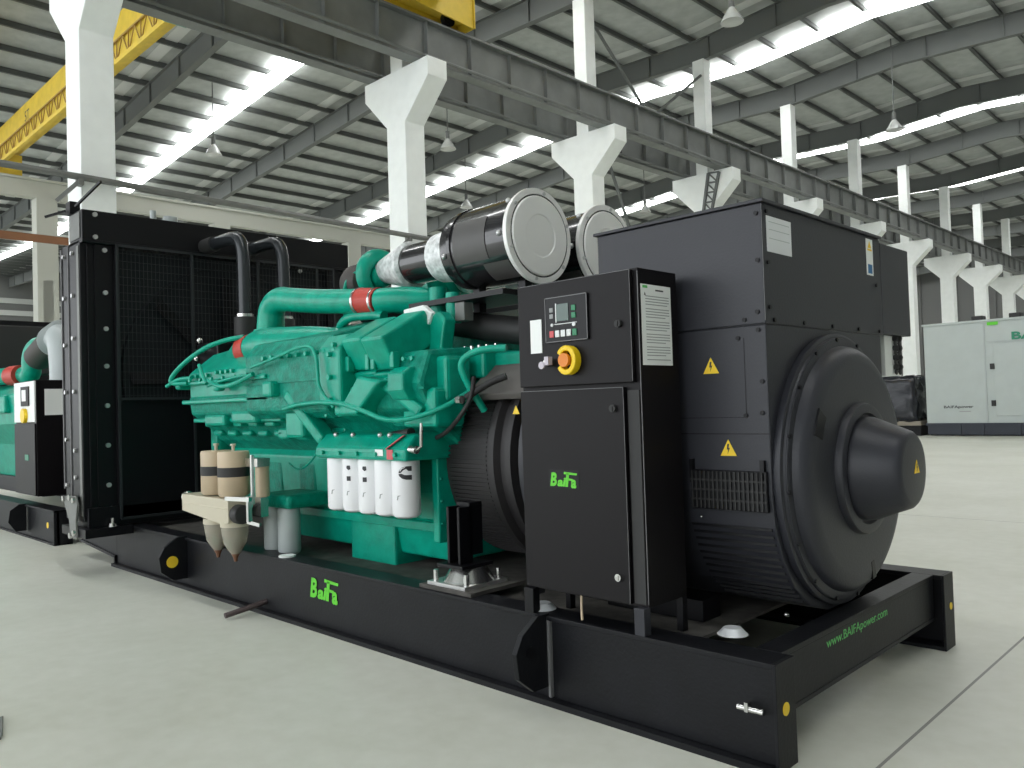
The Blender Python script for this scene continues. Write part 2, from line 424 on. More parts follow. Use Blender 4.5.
# second crane, right aisle: end truck rides the near girder
b2 = thing('bridge_crane', 'yellow crane end truck riding on the near girder at top centre', 'crane', (-12, 10.8, 12.2))
mb = MB().box(-15.85,-15.15,7.6,12.9,12.5,13.3)
mb.prism([(7.6,12.5),(12.9,12.2),(12.9,12.5)], -15.85, -15.80, 'x').prism([(7.6,12.5),(12.9,12.2),(12.9,12.5)], -15.2, -15.15, 'x')
build('end_truck', mb, 'crane', b2)
build('truck_flange', MB().box(-15.95,-15.05,7.6,12.92,13.3,13.36).box(-15.9,-15.1,12.86,12.9,12.2,13.3), 'crane', b2)
build('wheel', MB().cyl((-15.5,0,0),.0001,0,0.001), 'black', b2) if False else None
for yy in (8.3, 12.2): build('wheel', MB().cyl((0,yy,12.36),.2,-15.58,-15.42,'x',20), 'black', b2)
build('box_girder', MB().box(-15.2, 8.6, 9.6, 10.3, 13.36, 14.7), 'crane', b2)
build('box_girder', MB().box(-15.2, 8.6, 11.6, 12.3, 13.36, 14.7), 'crane', b2)
tag(build('far_crane_rail_beam', MB().box(8.4,8.6,-14,102,11.2,12.1).box(8.3,8.9,-14,102,10.9,11.2), 'beam'), 'grey girder along the right wall carrying the other crane end', 'girder')

# high-bay lamps
def lamp(loc, label, s=1.0, drop=2.0):
    t = thing('high_bay_lamp', label, 'lamp', loc, 'high bay lamps under the roof')
    x, y, z = loc
    build('lamp_shade', MB().lathe([(.0,.36*s),(.03,.35*s),(.2*s,.26*s),(.42*s,.12*s),(.46*s,.09*s)], (x,y,z), 'z', 20), 'shade', t)
    build('lamp_socket', MB().cyl((x,y,z),.09*s,.44*s,.8*s,n=12), 'purlin', t)
    build('lamp_rod', MB().cyl((x,y,z),.025,.8*s,rz(x)+1.0-z,n=8), 'purlin', t)
    return t
lamp((-32.6,13.4,12.85), 'bell-shaped lamp hanging beside the bright skylight at upper left')
lamp((-25.4,20.8,12.85), 'bell-shaped lamp hanging above the near air filter, against a dark rafter')
lamp((-32.8,28.6,12.85), 'small bell-shaped lamp hanging just above the black filter canister')
lamp((-21.2,25.0,12.85), 'bell-shaped lamp half hidden between the two crane girders')
lamp((-11.0,20.1,13.2), 'large bell-shaped lamp nearest the top of the picture, right of centre')
lamp((-11.2,34.5,13.0), 'bell-shaped lamp hanging above the alternator box at upper right')
lamp((-27.0,38.0,12.85), 'dim bell-shaped lamp behind the far girder above the alternator')

# ================================================================== THE BIG GENERATOR SET
G = thing('generator_set', 'large open generator set, green engine between black radiator and alternator, on black skid', 'generator', (-3.5, 1.08, 0))
# ---- skid -------------------------------------------------------
H = .42; W = 2.15
def rail_mb(y0, sgn):
    # I-section rail, outer flange tips at y0, inner at y0+sgn*.2
    mb = MB()
    a, b_ = sorted((y0, y0+sgn*.16))
    mb.box(-7.9, -.0145, a, b_, H-.022, H).box(-6.9, -.0145, a, b_, 0, .022)
    wa, wb = sorted((y0+sgn*.022, y0+sgn*.045))
    mb.box(-6.9, -.012, wa, wb, .022, H-.022)
    mb.prism([(-7.9,.16),(-6.9,.09),(-6.9,.4),(-7.9,.4)], wa, wb, 'y')
    mb.prism([(-7.9,.14),(-6.9,.07),(-6.9,.095),(-7.9,.165)], a, b_, 'y')
    mb.box(-6.93, -6.9, a, b_, 0, .1)
    mb.box(-.014, 0, a-.0, b_, 0, H)                      # end plate
    return mb
skid = build('skid_frame', rail_mb(0, 1), 'skid', G, .003)
build('side_rail', rail_mb(W, -1), 'skid', skid, .003)
mb = MB().box(-.17, -.055, .16, W-.16, H-.022, H).box(-.17, -.055, .16, W-.16, .165, .187).box(-.08, -.057, .16, W-.16, .187, H-.022)
build('end_crossbeam', mb, 'skid', skid, .003)
for x in (-1.55, -2.45, -3.9, -5.2, -6.4, -7.7):
    build('crossmember', MB().box(x-.08, x+.08, .05, W-.05, .12, .36), 'skid', skid)
build('deck_plate', MB().box(-6.8, -.5, .2, W-.2, .36, .375), 'dust', skid)
# thicker bottom flange lip seen as a darker band along the floor
build('bottom_flange', MB().box(-6.9, -.0, -.035, -.0005, 0, .028), 'skid', skid)
for i, x in enumerate((-1.2, -5.3)):
    p = [(.02,.08),(-.1,.08),(-.2,.16),(-.215,.28),(-.17,.36),(-.06,.43),(.02,.43)]
    mb = MB().prism(p, x-.015, x+.015, 'x')
    lug = build('lifting_lug', mb, 'skid', skid, .002)
build('lug_hole', MB().cyl((-1.2,-.12,.27),.03,.016,.019,'x',20), 'black', skid)
build('vertical_stiffener', MB().box(-1.185,-1.17,-.0,.03,.03,.4), 'edge', skid)
for c in ((-5.28,-.11,.235),):
    build('sticker', MB().cyl(c,.048,0,.003,'x',24), 'sticker', skid, label='round yellow sticker on the far lifting lug')
for yy, zz, rr in ((.072,.235,.026),(2.09,.235,.02)):
    build('sticker', MB().cyl((0,yy,zz),rr,0,.003,'x',24), 'sticker', skid, label='round yellow lifting sticker on the rail end')
build('drain_valve', MB().cyl((-.095,-.02,.235),.012,-.06,.05,'x',12).box(-.12,-.105,-.035,-.005,.225,.262), 'chrome', skid, label='small brass drain valve')
build('drain_pipe', MB().tube([(-3.97,.04,.08),(-3.98,-.12,.055),(-4.0,-.28,.03)],.02,10), 'rust', skid, label='rusty drain pipe poking out over the floor')
text('lettering', 'www.BAIFApower.com', .1, 'wgreen', (-.0565,.585,.325), PY, UP, skid, width=.71, height=.055)
def logo(origin, right, w, parent, m='lime', plate=True):
    # the maker's green word mark: Bai with a long-barred F over the last a
    right = Vector(right); n = right.cross(UP); h = w*.42; o = Vector(origin)
    if plate:
        mb = MB(); pts = [(-.06,-.12),(1.1,-.12),(1.1,1.15),(-.06,1.15)]
        vs = [o + right*a*w + UP*b_*h + n*q for q in (0,.001) for a, b_ in pts]
        mb.add(vs, [(0,1,2,3),(4,5,6,7),(0,1,5,4),(1,2,6,5),(2,3,7,6),(3,0,4,7)])
        build('badge_plate', mb, 'black', parent)
    q = n*.0015
    text('lettering', 'B', .1, m, o+q, right, UP, parent, width=w*.26, height=h*.95, shear=.2, bold=.004)
    text('lettering', 'ai', .1, m, o+q+right*w*.28, right, UP, parent, width=w*.34, height=h*.62, shear=.2, bold=.004)
    mb = MB()
    def slab(pts):
        k = len(pts); vs = [o+q+right*a*w + UP*b_*h + n*e for e in (0,.0012) for a, b_ in pts]
        mb.add(vs, [tuple(range(k)), tuple(range(k,2*k))] + [(i,(i+1)%k,k+(i+1)%k,k+i) for i in range(k)])
    slab([(.54,.86),(1.02,.82),(1.04,.95),(.55,1.02)]); slab([(.58,0),(.68,0),(.74,.92),(.64,.92)]); slab([(.68,.45),(.86,.43),(.87,.56),(.7,.58)])
    build('lettering', mb, m, parent)
    text('lettering', 'a', .1, m, o+q+right*w*.8-UP*.08*h, right, UP, parent, width=w*.2, height=h*.6, shear=.1, bold=.004)
logo((-3.36,.0195,.20), NX, .33, skid, plate=False)

# ---- radiator ---------------------------------------------------
RX = -6.5; RY0, RY1 = -.38, 2.54; RC = 1.08
mb = MB().box(-7.0, RX-.08, RY0+.06, RY1-.06, .5, 3.05)
rad = build('radiator', mb, 'core', G)
build('top_tank', MB().box(-6.84, RX+.0, -.37, 2.53, 3.1, 3.38).box(-6.86, RX+.03, -.38, 2.54, 3.07, 3.1), 'black', rad, .006)
build('tank_side_plate', MB().box(-6.83,-6.55,-.378,-.372,3.12,3.36), 'grey', rad, label='pale grey end of the top tank')
build('bottom_tank', MB().box(-7.0, RX-.0, RY0+.02, RY1-.02, .44, .62), 'black', rad, .006)
for s, y0 in ((1, RY0), (-1, RY1)):
    a = lambda t: y0 + s*t
    def bx(mb, x0, x1, ta, tb, z0, z1): y = sorted((a(ta), a(tb))); return mb.box(x0, x1, y[0], y[1], z0, z1)
    mb = MB(); bx(mb, -7.05, RX-.06, 0, .012, .5, 3.1); bx(mb, -7.05, -7.03, 0, .12, .5, 3.1); bx(mb, RX-.06,RX-.045,0,.16,.5,3.1)
    build('side_channel', mb, 'black', rad, .003)
    mb = MB(); bx(mb, RX-.045, RX-.03, .12, .3, .46, 3.1); bx(mb, RX-.045, RX, .29, .3, .46, 3.1); bx(mb, RX-.03,RX-.015,.05,.06,.46,3.1)
    build('shroud_flange', mb, 'black', rad, .002)
    mb = MB(); bx(mb, -6.62, RX-.0625, -.008, .0, .55, 3.05)
    build('corner_strip', mb, 'grey', rad, label='pale grey vertical corner strip')
    mb = MB(); bx(mb, -7.06,-7.045,-.012,.0,.78,3.08); bx(mb, -6.86,-6.85,-.010,.0,.6,3.08)
    build('seam_strip', mb, 'edge', rad)
bl = build('bolt', MB().cyl((0,0,0),.022,0,.02,'x',10), 'steel', rad)
pts = []
for z in (.82, 1.19, 1.56, 1.93, 2.28, 2.62, 3.02): pts.append((RX-.03,-.17,z))
for z in (3.13, 3.34): pts.append((RX,-.26,z))
pts += [(RX-.03,-.15,.6),(RX-.03,1.9,3.02)]
rep(bl, pts, (0,0,0), rad); bpy.data.objects.remove(bl)
bl = build('bolt', MB().cyl((0,0,0),.02,-.02,0,'y',10), 'steel', rad)
rep(bl, [(-6.98,-.38,z) for z in (.82,1.25,1.7,2.15,2.6,3.0)] + [(-6.74,-.38,z) for z in (.9,1.15,1.7,2.2,2.6,3.0)], (0,0,0), rad); bpy.data.objects.remove(bl)
# the guard in front of the core: frame bars, fine wire and the fan shroud behind it
mb = MB()
for y in (-.08, .64, 1.36, 2.08, 2.30): mb.box(RX+.02, RX+.035, y-.012, y+.012, .5, 3.08)
for z in (.5, 1.62, 3.07): mb.box(RX+.02, RX+.035, -.08, 2.3, z-.012, z+.012)
build('guard_frame', mb, 'mesh', rad)
mb = MB()
y = -.06
while y < 2.28: mb.box(RX+.022, RX+.025, y-.002, y+.002, 1.63, 3.06); y += .038
z = 1.65
while z < 3.06: mb.box(RX+.025, RX+.028, -.08, 2.3, z-.002, z+.002); z += .075
build('guard_mesh', mb, 'mesh', rad)
build('lower_panel', MB().box(RX-.02, RX-.0, -.08, 2.3, .5, 1.6), 'black', rad)
build('fan_shroud', MB().lathe([(RX-.28,1.25),(RX-.10,1.12),(RX-.05,1.1),(RX-.05,1.08),(RX-.10,1.1),(RX-.28,1.23)], (0,RC,1.85), 'x', 48), 'core', rad)
fan = build('fan', MB().cyl((0,RC,1.85),.2,RX-.12,RX-.02,'x',24), 'blade', rad)
for k in range(8):
    t = 2*PI*k/8; R3 = Matrix.Translation((RX-.07,RC,1.85)) @ Matrix.Rotation(t,4,'X') @ Matrix.Rotation(.5,4,'Z')
    mb = MB().prism([(-.09,.18),(.09,.18),(.17,1.02),(-.11,1.02)], -.008, .008, 'x', mtx=R3)
    build('fan_blade', mb, 'blade', rad)
# bracket and lifting eye at the radiator's near foot and head
mb = MB().prism([(-6.95,.72),(-6.6,.74),(-6.55,.66),(-6.6,.5),(-6.58,.36),(-6.75,.34),(-6.78,.5),(-6.9,.64)], -.44, -.42, 'y')
build('foot_bracket', mb, 'grey', rad, .004, label='scuffed steel bracket at the radiator foot')
for x, z in ((-6.9,.70),(-6.72,.72),(-6.62,.70),(-6.72,.37),(-6.62,.40)): build('foot_bolt', MB().cyl((x,0,z),.028,-.46,-.44,'y',8), 'chrome', rad)
for ya, yb in ((-.42,0),(2.15,2.55)): build('radiator_foot', MB().box(-7.05,RX+.1,ya,yb,.36,.44), 'black', rad)
build('foot_stud', MB().cyl((-6.45,-.17,0),.035,.44,.47,'z',10).cyl((-6.45,-.17,0),.015,.46,.52,'z',8), 'chrome', rad)
build('lifting_eye', MB().box(-6.88,-6.76,-.39,-.3,3.38,3.50).bar((-6.7,-.36,3.44),(-6.35,-.25,3.62),.02).bar((-6.85,-.4,3.42),(-6.95,-.55,3.36),.02), 'black', rad)
build('filler_cap', MB().cyl((-6.68,.52,0),.07,3.38,3.46,'z',16), 'fgrey', rad, label='pale filler cap on the top tank')
build('vent_valve', MB().cyl((-6.68,.35,0),.03,3.38,3.5,'z',10), 'fgrey', rad)

# ---- engine -----------------------------------------------------
EC = 1.08
mb = MB().prism([(.52,.66),(.48,.72),(.46,1.10),(.58,1.22),(1.54,1.22),(1.66,1.06),(1.64,.72),(1.56,.66)], -5.4, -2.42, 'x')
eng = build('engine', mb, 'green', G, .015)
build('crankcase_rib', MB().box(-5.38,-2.44,.47,.52,.88,.91).box(-5.38,-2.44,.47,.55,.66,.70), 'green', eng, .008)
for x in (-5.1,-4.6,-4.1,-3.6): build('crankcase_boss', MB().box(x-.12,x+.12,.46,.52,.72,1.05), 'greenD', eng, .02)
build('oil_pan', MB().prism([(.50,.66),(1.66,.66),(1.62,.45),(.54,.45)], -4.4, -2.46, 'x'), 'green', eng, .02)
build('oil_sump', MB().box(-3.55,-3.02,.48,1.68,.28,.66), 'green', eng, .02)
build('pan_flange', MB().box(-5.35,-2.45,.47,1.69,.64,.67), 'green', eng, .004)

def mir(pts, m): return [(2*EC - y if m else y, z) for y, z in pts]
def bank(m):
    tag_ = 'far' if m else 'near'
    # lower skirt with the undercut ribs
    sk = [(.56,1.1),(.40,1.22),(.28,1.36),(.15,1.45),(.13,1.60),(.95,1.62),(.95,1.1)]
    p = build('cylinder_bank', MB().prism(mir(sk,m), -5.45, -2.42, 'x'), 'greenD', eng, .02)
    a = MB()
    for (y, z) in ((.075,1.72),(.10,1.56),(.20,1.40)):
        q = [(y-.01,z-.02),(y+.25,z-.03),(y+.25,z+.02),(y-.01,z+.015)]
        a.prism(mir(q,m), -5.5, -4.0, 'x')
    build('casting_rib', a, 'green', eng, .01)
    # front manifold, stepped upward
    f1 = [(.13,1.58),(.12,1.80),(.34,1.97),(.62,2.06),(.95,1.98),(.95,1.58)]
    build('intake_manifold', MB().prism(mir(f1,m), -5.42, -4.35, 'x'), 'green', eng, .02)
    # aftercooler housing
    f2 = [(.17,1.40),(.09,1.46),(.09,1.88),(.17,1.97),(.62,2.10),(.98,2.0),(.98,1.4)]
    build('aftercooler_housing', MB().prism(mir(f2,m), -4.35, -3.22, 'x'), 'greenD', eng, .025)
    f2b = [(.06,1.48),(.06,1.86),(.14,1.95),(.3,1.98),(.3,1.48)]
    build('housing_cover', MB().prism(mir(f2b,m), -3.26, -3.0, 'x'), 'green', eng, .02)
    # rocker covers: boxes tilted outward on the rear half
    for i, (x, s) in enumerate(((-2.88,.8),(-2.62,.95))):
        for part, d in (('rocker_cover', (0,0)),):
            c = Matrix.Translation((x, (2*EC-.28) if m else .28, 1.83)) @ Matrix.Rotation((-1 if m else 1)*math.radians(28),4,'X')
            build('rocker_cover', MB().box(-.115,.115,-.20*s,.22*s,-.06,.17,c), 'green', eng, .018)
            build('rocker_housing', MB().box(-.125,.125,-.21*s,.24*s,-.26,-.07,c), 'green', eng, .012)
            build('exhaust_port', MB().box(-.08,.08,-.27*s,.1*s,-.44,-.26,c), 'greenD', eng, .02)
    build('rear_housing', MB().prism(mir([(.2,1.42),(.12,1.6),(.2,1.8),(.9,1.85),(.9,1.3),(.45,1.2)],m), -2.62, -2.26, 'x'), 'greenD', eng, .03)
bank(False); bank(True)
build('valley_cover', MB().box(-5.2,-2.5,.8,1.36,1.5,2.0), 'greenD', eng, .03)
bb = build('bolt', MB().cyl((0,0,0),.017,-.03,0,'y',8), 'green', eng)
pts = [(-5.33+.1*i, .125, 1.775) for i in range(4)] + [(-4.86+.09*i,.125,1.79) for i in range(4)]
pts += [(-4.02+.118*i, .09, 1.85) for i in range(9)]
pts += [(-3.10,.06,1.82-.15*i) for i in range(3)] + [(-3.04,.06,1.88)]
rep(bb, pts, (0,0,0), eng); bpy.data.objects.remove(bb)
# brackets and small castings on the near side
for c, d in (((-4.72,.06,1.68),(.05,.04,.05)),((-5.52,.14,1.72),(.06,.08,.05)),((-3.9,.07,1.62),(.07,.05,.06)),((-3.7,.2,1.36),(.12,.08,.1)),((-2.95,.16,1.46),(.14,.1,.05)),((-2.35,.3,1.45),(.16,.12,.12)),((-2.25,.36,1.62),(.08,.1,.14)),((-4.5,.2,1.42),(.2,.06,.05)),((-5.0,.2,1.40),(.18,.06,.05))):
    build('casting_boss', MB().box(c[0]-d[0],c[0]+d[0],c[1]-d[1],c[1]+d[1],c[2]-d[2],c[2]+d[2]), 'green', eng, .025)
build('sloping_cover', MB().prism([(-3.0,1.42),(-2.78,1.42),(-2.52,1.62),(-2.75,1.66)], .02, .2, 'y'), 'green', eng, .015)
build('diagonal_strut', MB().bar((-3.75,.14,1.58),(-3.35,.18,1.24),.13,.08), 'green', eng, .02)
build('diagonal_strut', MB().bar((-2.6,.14,1.62),(-2.3,.2,1.42),.12,.08), 'green', eng, .02)
for i in range(5):
    for z, y, w in ((1.37,.22,.07),(1.29,.30,.075)): build('casting_pad', MB().box(-5.28+i*.26-w,-5.28+i*.26+w,y,y+.12,z-.03,z+.02), 'green', eng, .02)
for i in range(4): build('cover_plate', MB().box(-4.25+i*.25,-4.07+i*.25,.30,.42,1.24,1.33), 'green', eng, .02)
build('junction_box', MB().box(-2.42,-2.33,.56,.64,2.0,2.12), 'grey', eng, .004)
for x in (-2.33,-2.27,-2.2,-2.13,-2.05): build('cover_stud', MB().cyl((x,.56,0),.012,1.79,1.83,'z',8), 'chrome', eng)
bb = build('bolt', MB().cyl((0,0,0),.014,-.02,0,'y',8), 'green', eng)
rep(bb, [(-2.60+.07*i,.20,1.62) for i in range(4)] + [(-2.58+.08*i,.145,1.75) for i in range(4)] + [(-3.3+.16*i,.155,1.42) for i in range(4)] + [(-5.2+.2*i,.045,1.735) for i in range(5)] + [(-3.25+.2*i,.08,1.17) for i in range(5)], (0,0,0), eng); bpy.data.objects.remove(bb)
for x in (-2.98, -2.76, -2.70, -2.50): build('cover_clip', MB().box(x-.02,x+.02,.10,.15,1.70,1.80), 'green', eng, .006)
build('cover_seam', MB().box(-3.0,-2.24,.135,.20,1.56,1.575).box(-4.3,-3.26,.075,.10,1.66,1.675), 'greenD', eng)
build('side_housing', MB().prism([(.10,1.50),(.06,1.56),(.06,1.66),(.12,1.70),(.3,1.70),(.3,1.50)], -2.50, -2.34, 'x'), 'green', eng, .015)
# oil and fuel lines
lines = [
 ([(-2.05,.36,1.55),(-2.15,.18,1.43),(-2.45,.05,1.36),(-2.75,.02,1.46),(-3.05,.02,1.51),(-3.5,.04,1.50),(-3.72,.06,1.47)], .016),
 ([(-4.15,.04,1.79),(-3.8,.02,1.83),(-3.4,.02,1.90),(-3.24,.02,1.88),(-3.2,.02,1.75),(-3.2,.02,1.6),(-3.05,.04,1.47)], .012),
 ([(-5.3,.06,1.72),(-5.52,-.02,1.72),(-5.40,.02,1.85),(-5.1,.10,2.0),(-4.9,.2,2.06),(-4.75,.3,2.08)], .02),
 ([(-5.2,.05,1.76),(-5.4,.02,1.76),(-5.54,-.02,1.70)], .016),
 ([(-5.05,.05,1.86),(-4.96,.04,1.76),(-4.9,.04,1.70)], .016),
 ([(-4.85,.04,1.72),(-4.6,.0,1.66),(-4.35,.0,1.67),(-4.12,.04,1.74)], .018),
 ([(-4.9,.05,1.68),(-4.5,.02,1.72),(-4.2,.04,1.74)], .012),
 ([(-3.6,.3,1.24),(-3.72,.28,1.08),(-3.95,.3,1.0),(-4.15,.34,1.05)], .008),
 ([(-2.02,.42,1.42),(-2.05,.3,1.6),(-2.08,.28,1.72),(-1.95,.32,1.78),(-1.8,.4,1.78)], .022),
 ([(-3.1,.5,2.1),(-3.2,.5,2.12),(-3.6,.5,2.14),(-3.75,.55,2.0)], .035),
]
for pth, r in lines: build('oil_line', MB().tube(pth, r, 10, 2), 'green', eng)
build('black_line', MB().tube([(-2.02,.34,1.62),(-2.0,.3,1.50),(-2.05,.26,1.40),(-2.25,.3,1.28),(-2.5,.36,1.24),(-3.0,.4,1.2)], .014, 10, 2), 'hose', eng)
build('black_line', MB().tube([(-1.85,.44,1.62),(-1.95,.38,1.58),(-2.05,.3,1.50)], .022, 10, 2), 'hose', eng)
build('line_clamp', MB().cyl((-2.06,.26,1.49),.025,-.02,.02,'x',8), 'chrome', eng)
build('lower_hose', MB().tube([(-2.45,.2,1.3),(-3.0,.3,1.24),(-3.5,.40,1.2),(-3.7,.48,1.18)], .03, 10, 1), 'hose', eng)
# intake pipe: elbow, long run, red couplings
zt = 2.47
mbp = MB().tube([(-4.68,.5,2.05),(-4.67,.5,2.20),(-4.65,.5,2.32),(-4.52,.5,2.385),(-4.32,.5,2.35),(-3.9,.50,2.29),(-3.38,.51,2.235)], .115, 24, 2, radii=[.118,.112,.105,.10,.096,.093,.09])
build('intake_pipe', mbp, 'green', eng)
build('pipe_collar', MB().cyl((-4.68,.5,0),.135,2.12,2.14,'z',28), 'green', eng)
build('red_coupling', MB().tube([(-3.40,.51,2.237),(-3.29,.52,2.225),(-3.18,.53,2.215)], .097, 24), 'red', eng, label='red silicone coupling on the long pipe')
for q in ((-3.38,.51,2.235),(-3.20,.529,2.217)): build('hose_clamp', MB().tube([(q[0]-.01,q[1],q[2]),(q[0]+.012,q[1]+.001,q[2])], .101, 24), 'chrome', eng)
build('turbo_outlet', MB().tube([(-3.18,.53,2.215),(-3.05,.56,2.21),(-2.95,.64,2.2),(-2.8,.75,2.2)], .1, 20, 1, radii=[.09,.09,.10,.07]), 'green', eng)
build('red_coupling', MB().tube([(-4.84,.36,1.975),(-4.70,.36,1.985)], .122, 24), 'red', eng, label='red silicone coupling low on the manifold')
build('manifold_elbow', MB().tube([(-5.35,.5,1.80),(-5.1,.42,1.90),(-4.84,.36,1.975)], .115, 24, 1).tube([(-4.70,.36,1.985),(-4.55,.37,1.99),(-4.3,.40,1.97),(-3.8,.42,1.96),(-3.35,.48,1.93)], .13, 24, 1, radii=[.12,.15,.155,.13,.08]), 'green', eng)
build('tee_pipe', MB().tube([(-4.68,.5,1.9),(-4.68,.5,2.13)], .125, 24), 'green', eng)
# turbocharger with foil-wrapped inlet
tc = (-3.50,.76,2.45)
pth = []; rad_ = []
for i in range(15):
    t = math.radians(-100 - i*18); rr = .145
    pth.append((tc[0]+.0, tc[1]+rr*math.cos(t), tc[2]+rr*math.sin(t)*1.0)); rad_.append(.045+.035*(i/14))
build('turbocharger', MB().tube(pth, .08, 16, 1, radii=rad_), 'green', eng)
build('turbo_core', MB().cyl((0,tc[1],tc[2]),.09,-3.60,-3.43,'x',28,bev=.03), 'green', eng)
build('turbine_housing', MB().cyl((0,tc[1],tc[2]-.02),.15,-3.86,-3.64,'x',28,bev=.07), 'brown', eng, label='brown heat-stained turbine housing')
build('exhaust_elbow', MB().tube([(-3.8,.78,2.45),(-4.0,.95,2.5),(-4.1,1.1,2.6)],.12,18,2), 'brown', eng)
build('oil_line', MB().tube([(-3.72,.6,2.1),(-3.74,.6,2.38),(-3.7,.64,2.48),(-3.6,.7,2.52)],.014,8,2), 'green', eng)
# far side turbo and pipe
build('turbocharger', MB().cyl((0,1.42,2.5),.19,-3.55,-3.3,'x',28,bev=.05), 'green', eng)
build('intake_pipe', MB().tube([(-4.70,1.66,2.05),(-4.70,1.66,2.35),(-4.55,1.64,2.47),(-4.0,1.56,2.42),(-3.5,1.46,2.4)], .1, 20, 2), 'green', eng)
# air filters (two canisters)
def air_filter(cy, near):
    cz = 2.49
    L = [(-2.82,.17),(-2.80,.22),(-2.76,.262),(-1.98,.268)]
    af = build('air_filter', MB().lathe([(-2.56,.16),(-2.55,.22),(-2.52,.255),(-2.48,.262),(-1.86,.268)], (0,cy,cz), 'x', 56), 'canister', G, label='near black air filter canister with pale end cap' if near else 'far black air filter canister with pale end cap')
    build('canister_band', MB().lathe([(-2.44,.262),(-2.44,.270),(-2.41,.270),(-2.41,.262)], (0,cy,cz), 'x', 56), 'canister', af)
    build('inlet_tube', MB().cyl((0,cy,cz),.145,-3.14,-2.55,'x',32), 'canister', af)
    build('foil_band', MB().lathe([(-2.79,.148),(-2.78,.17),(-2.60,.185),(-2.59,.15)], (0,cy,cz), 'x', 40), 'wrap', af, label='crinkled silver foil band')
    build('foil_cone', MB().lathe([(-3.47,.08),(-3.46,.09),(-3.12,.172),(-3.10,.15)], (0,cy,cz), 'x', 40), 'wrap', af, label='crinkled silver foil cone')
    # end cap with stepped rings
    X = -1.875
    build('end_cap', MB().lathe([(X-.02,.27),(X-.02,.292),(X+.0,.298),(X+.012,.296),(X+.016,.262),(X+.014,.256),(X+.014,.250),(X+.024,.242),(X+.026,.135),(X+.020,.128),(X+.020,.12),(X+.022,.0)], (0,cy,cz), 'x', 64), 'cap', af, label='pale grey round end cap')
    for k in range(6):
        t = 2*PI*k/6+.35
        build('cap_bolt', MB().cyl((0,cy+.272*math.cos(t),cz+.272*math.sin(t)),.012,X+.01,X+.022,'x',8), 'steel', af)
    # label patch wrapped on the canister side
    mb = MB(); n = 10; vs = []
    for x in (-2.38,-2.08):
        for i in range(n+1):
            t = math.radians(150 + i*6.0); vs.append((x, cy+.2695*math.cos(t), cz+.2695*math.sin(t)))
    mb.add(vs, [(i,i+1,n+2+i,n+1+i) for i in range(n)], True)
    build('label_patch', mb, 'patch', af, label='dull grey label on the canister')
    mb = MB(); vs = []
    for x in (-2.15,-1.93):
        for i in range(n+1):
            t = math.radians(216 + i*3.2); vs.append((x, cy+.2695*math.cos(t), cz+.2695*math.sin(t)))
    mb.add(vs, [(i,i+1,n+2+i,n+1+i) for i in range(n)], True)
    build('label_patch', mb, 'patch', af)
    for x, t in ((-2.47,PI*1.08),(-1.95,PI*1.0),(-1.97,PI*.70)): build('canister_bolt', MB().sphere((x,cy+.268*math.cos(t),cz+.268*math.sin(t)),.018), 'steel', af)
    for x in (-2.42,-2.0): build('support_strap', MB().box(x-.03,x+.03,cy-.03,cy+.03,cz-.42,cz-.25), 'black', af)
    build('support_beam', MB().box(-2.9,-1.98,cy-.22,cy+.22,cz-.36,cz-.325), 'black', af)
air_filter(.785, True); air_filter(1.46, False)
build('exhaust_manifold', MB().tube([(-3.6,.72,2.18),(-3.0,.75,2.1),(-2.45,.78,1.98),(-1.95,.85,1.9)], .09, 18, 1), 'hose', eng)
build('rear_bracket', MB().prism([(-2.60,2.02),(-2.42,2.06),(-2.36,2.0),(-2.40,1.82),(-2.28,1.60),(-2.38,1.52),(-2.50,1.70)], .42, .52, 'y'), 'green', eng, .015)
build('gear_cover', MB().box(-2.36,-2.12,.52,1.0,1.62,1.80).box(-2.2,-1.9,.62,1.1,1.6,1.78), 'green', eng, .02)
build('white_tag', MB().prism([(-2.74,2.02),(-2.50,1.98),(-2.46,2.05),(-2.55,2.11),(-2.75,2.10)], .40, .44, 'y'), 'paper', eng, .004)
build('breather', MB().cyl((-2.7,.66,0),.06,2.0,2.26,'z',16).cyl((-2.5,.62,0),.05,2.0,2.2,'z',16), 'green', eng)
# coolant pipes to the radiator head
for y, z0 in ((.80,2.36),(1.22,2.36)):
    pth = [(-6.48,y,3.16),(-5.92,y,3.16),(-5.78,y,3.13),(-5.72,y,3.04),(-5.70,y,2.9),(-5.70,y,z0)]
    p = build('coolant_pipe', MB().tube(pth, .062, 18, 2), 'pipe', eng, label='tall black coolant pipe with elbow')
    build('hose_clamp', MB().cyl((-5.70,y,0),.085,z0-.02,z0+.03,'z',18), 'chrome', eng)
    build('coolant_hose', MB().cyl((0,y,3.16),.078,-6.5,-6.28,'x',18), 'hose', eng)
    build('thermostat_housing', MB().cyl((-5.70,y,0),.1,2.05,z0,'z',18).box(-5.8,-5.3,y-.12,y+.12,1.9,2.1), 'hose', eng)
build('front_cover', MB().box(-5.56,-5.42,.36,1.8,.72,1.42).box(-5.6,-5.42,.55,1.6,.7,2.0), 'greenD', eng, .04)
build('fan_hub', MB().cyl((0,RC,1.85),.16,-6.45,-5.6,'x',24), 'hose', eng)
build('belt_guard', MB().box(-6.1,-5.65,.5,1.7,1.9,2.12), 'black', eng, .02)
build('guard_bolt', MB().sphere((-5.9,.48,2.05),.03).sphere((-5.98,.48,2.15),.03).sphere((-6.05,.48,1.98),.03), 'chrome', eng)
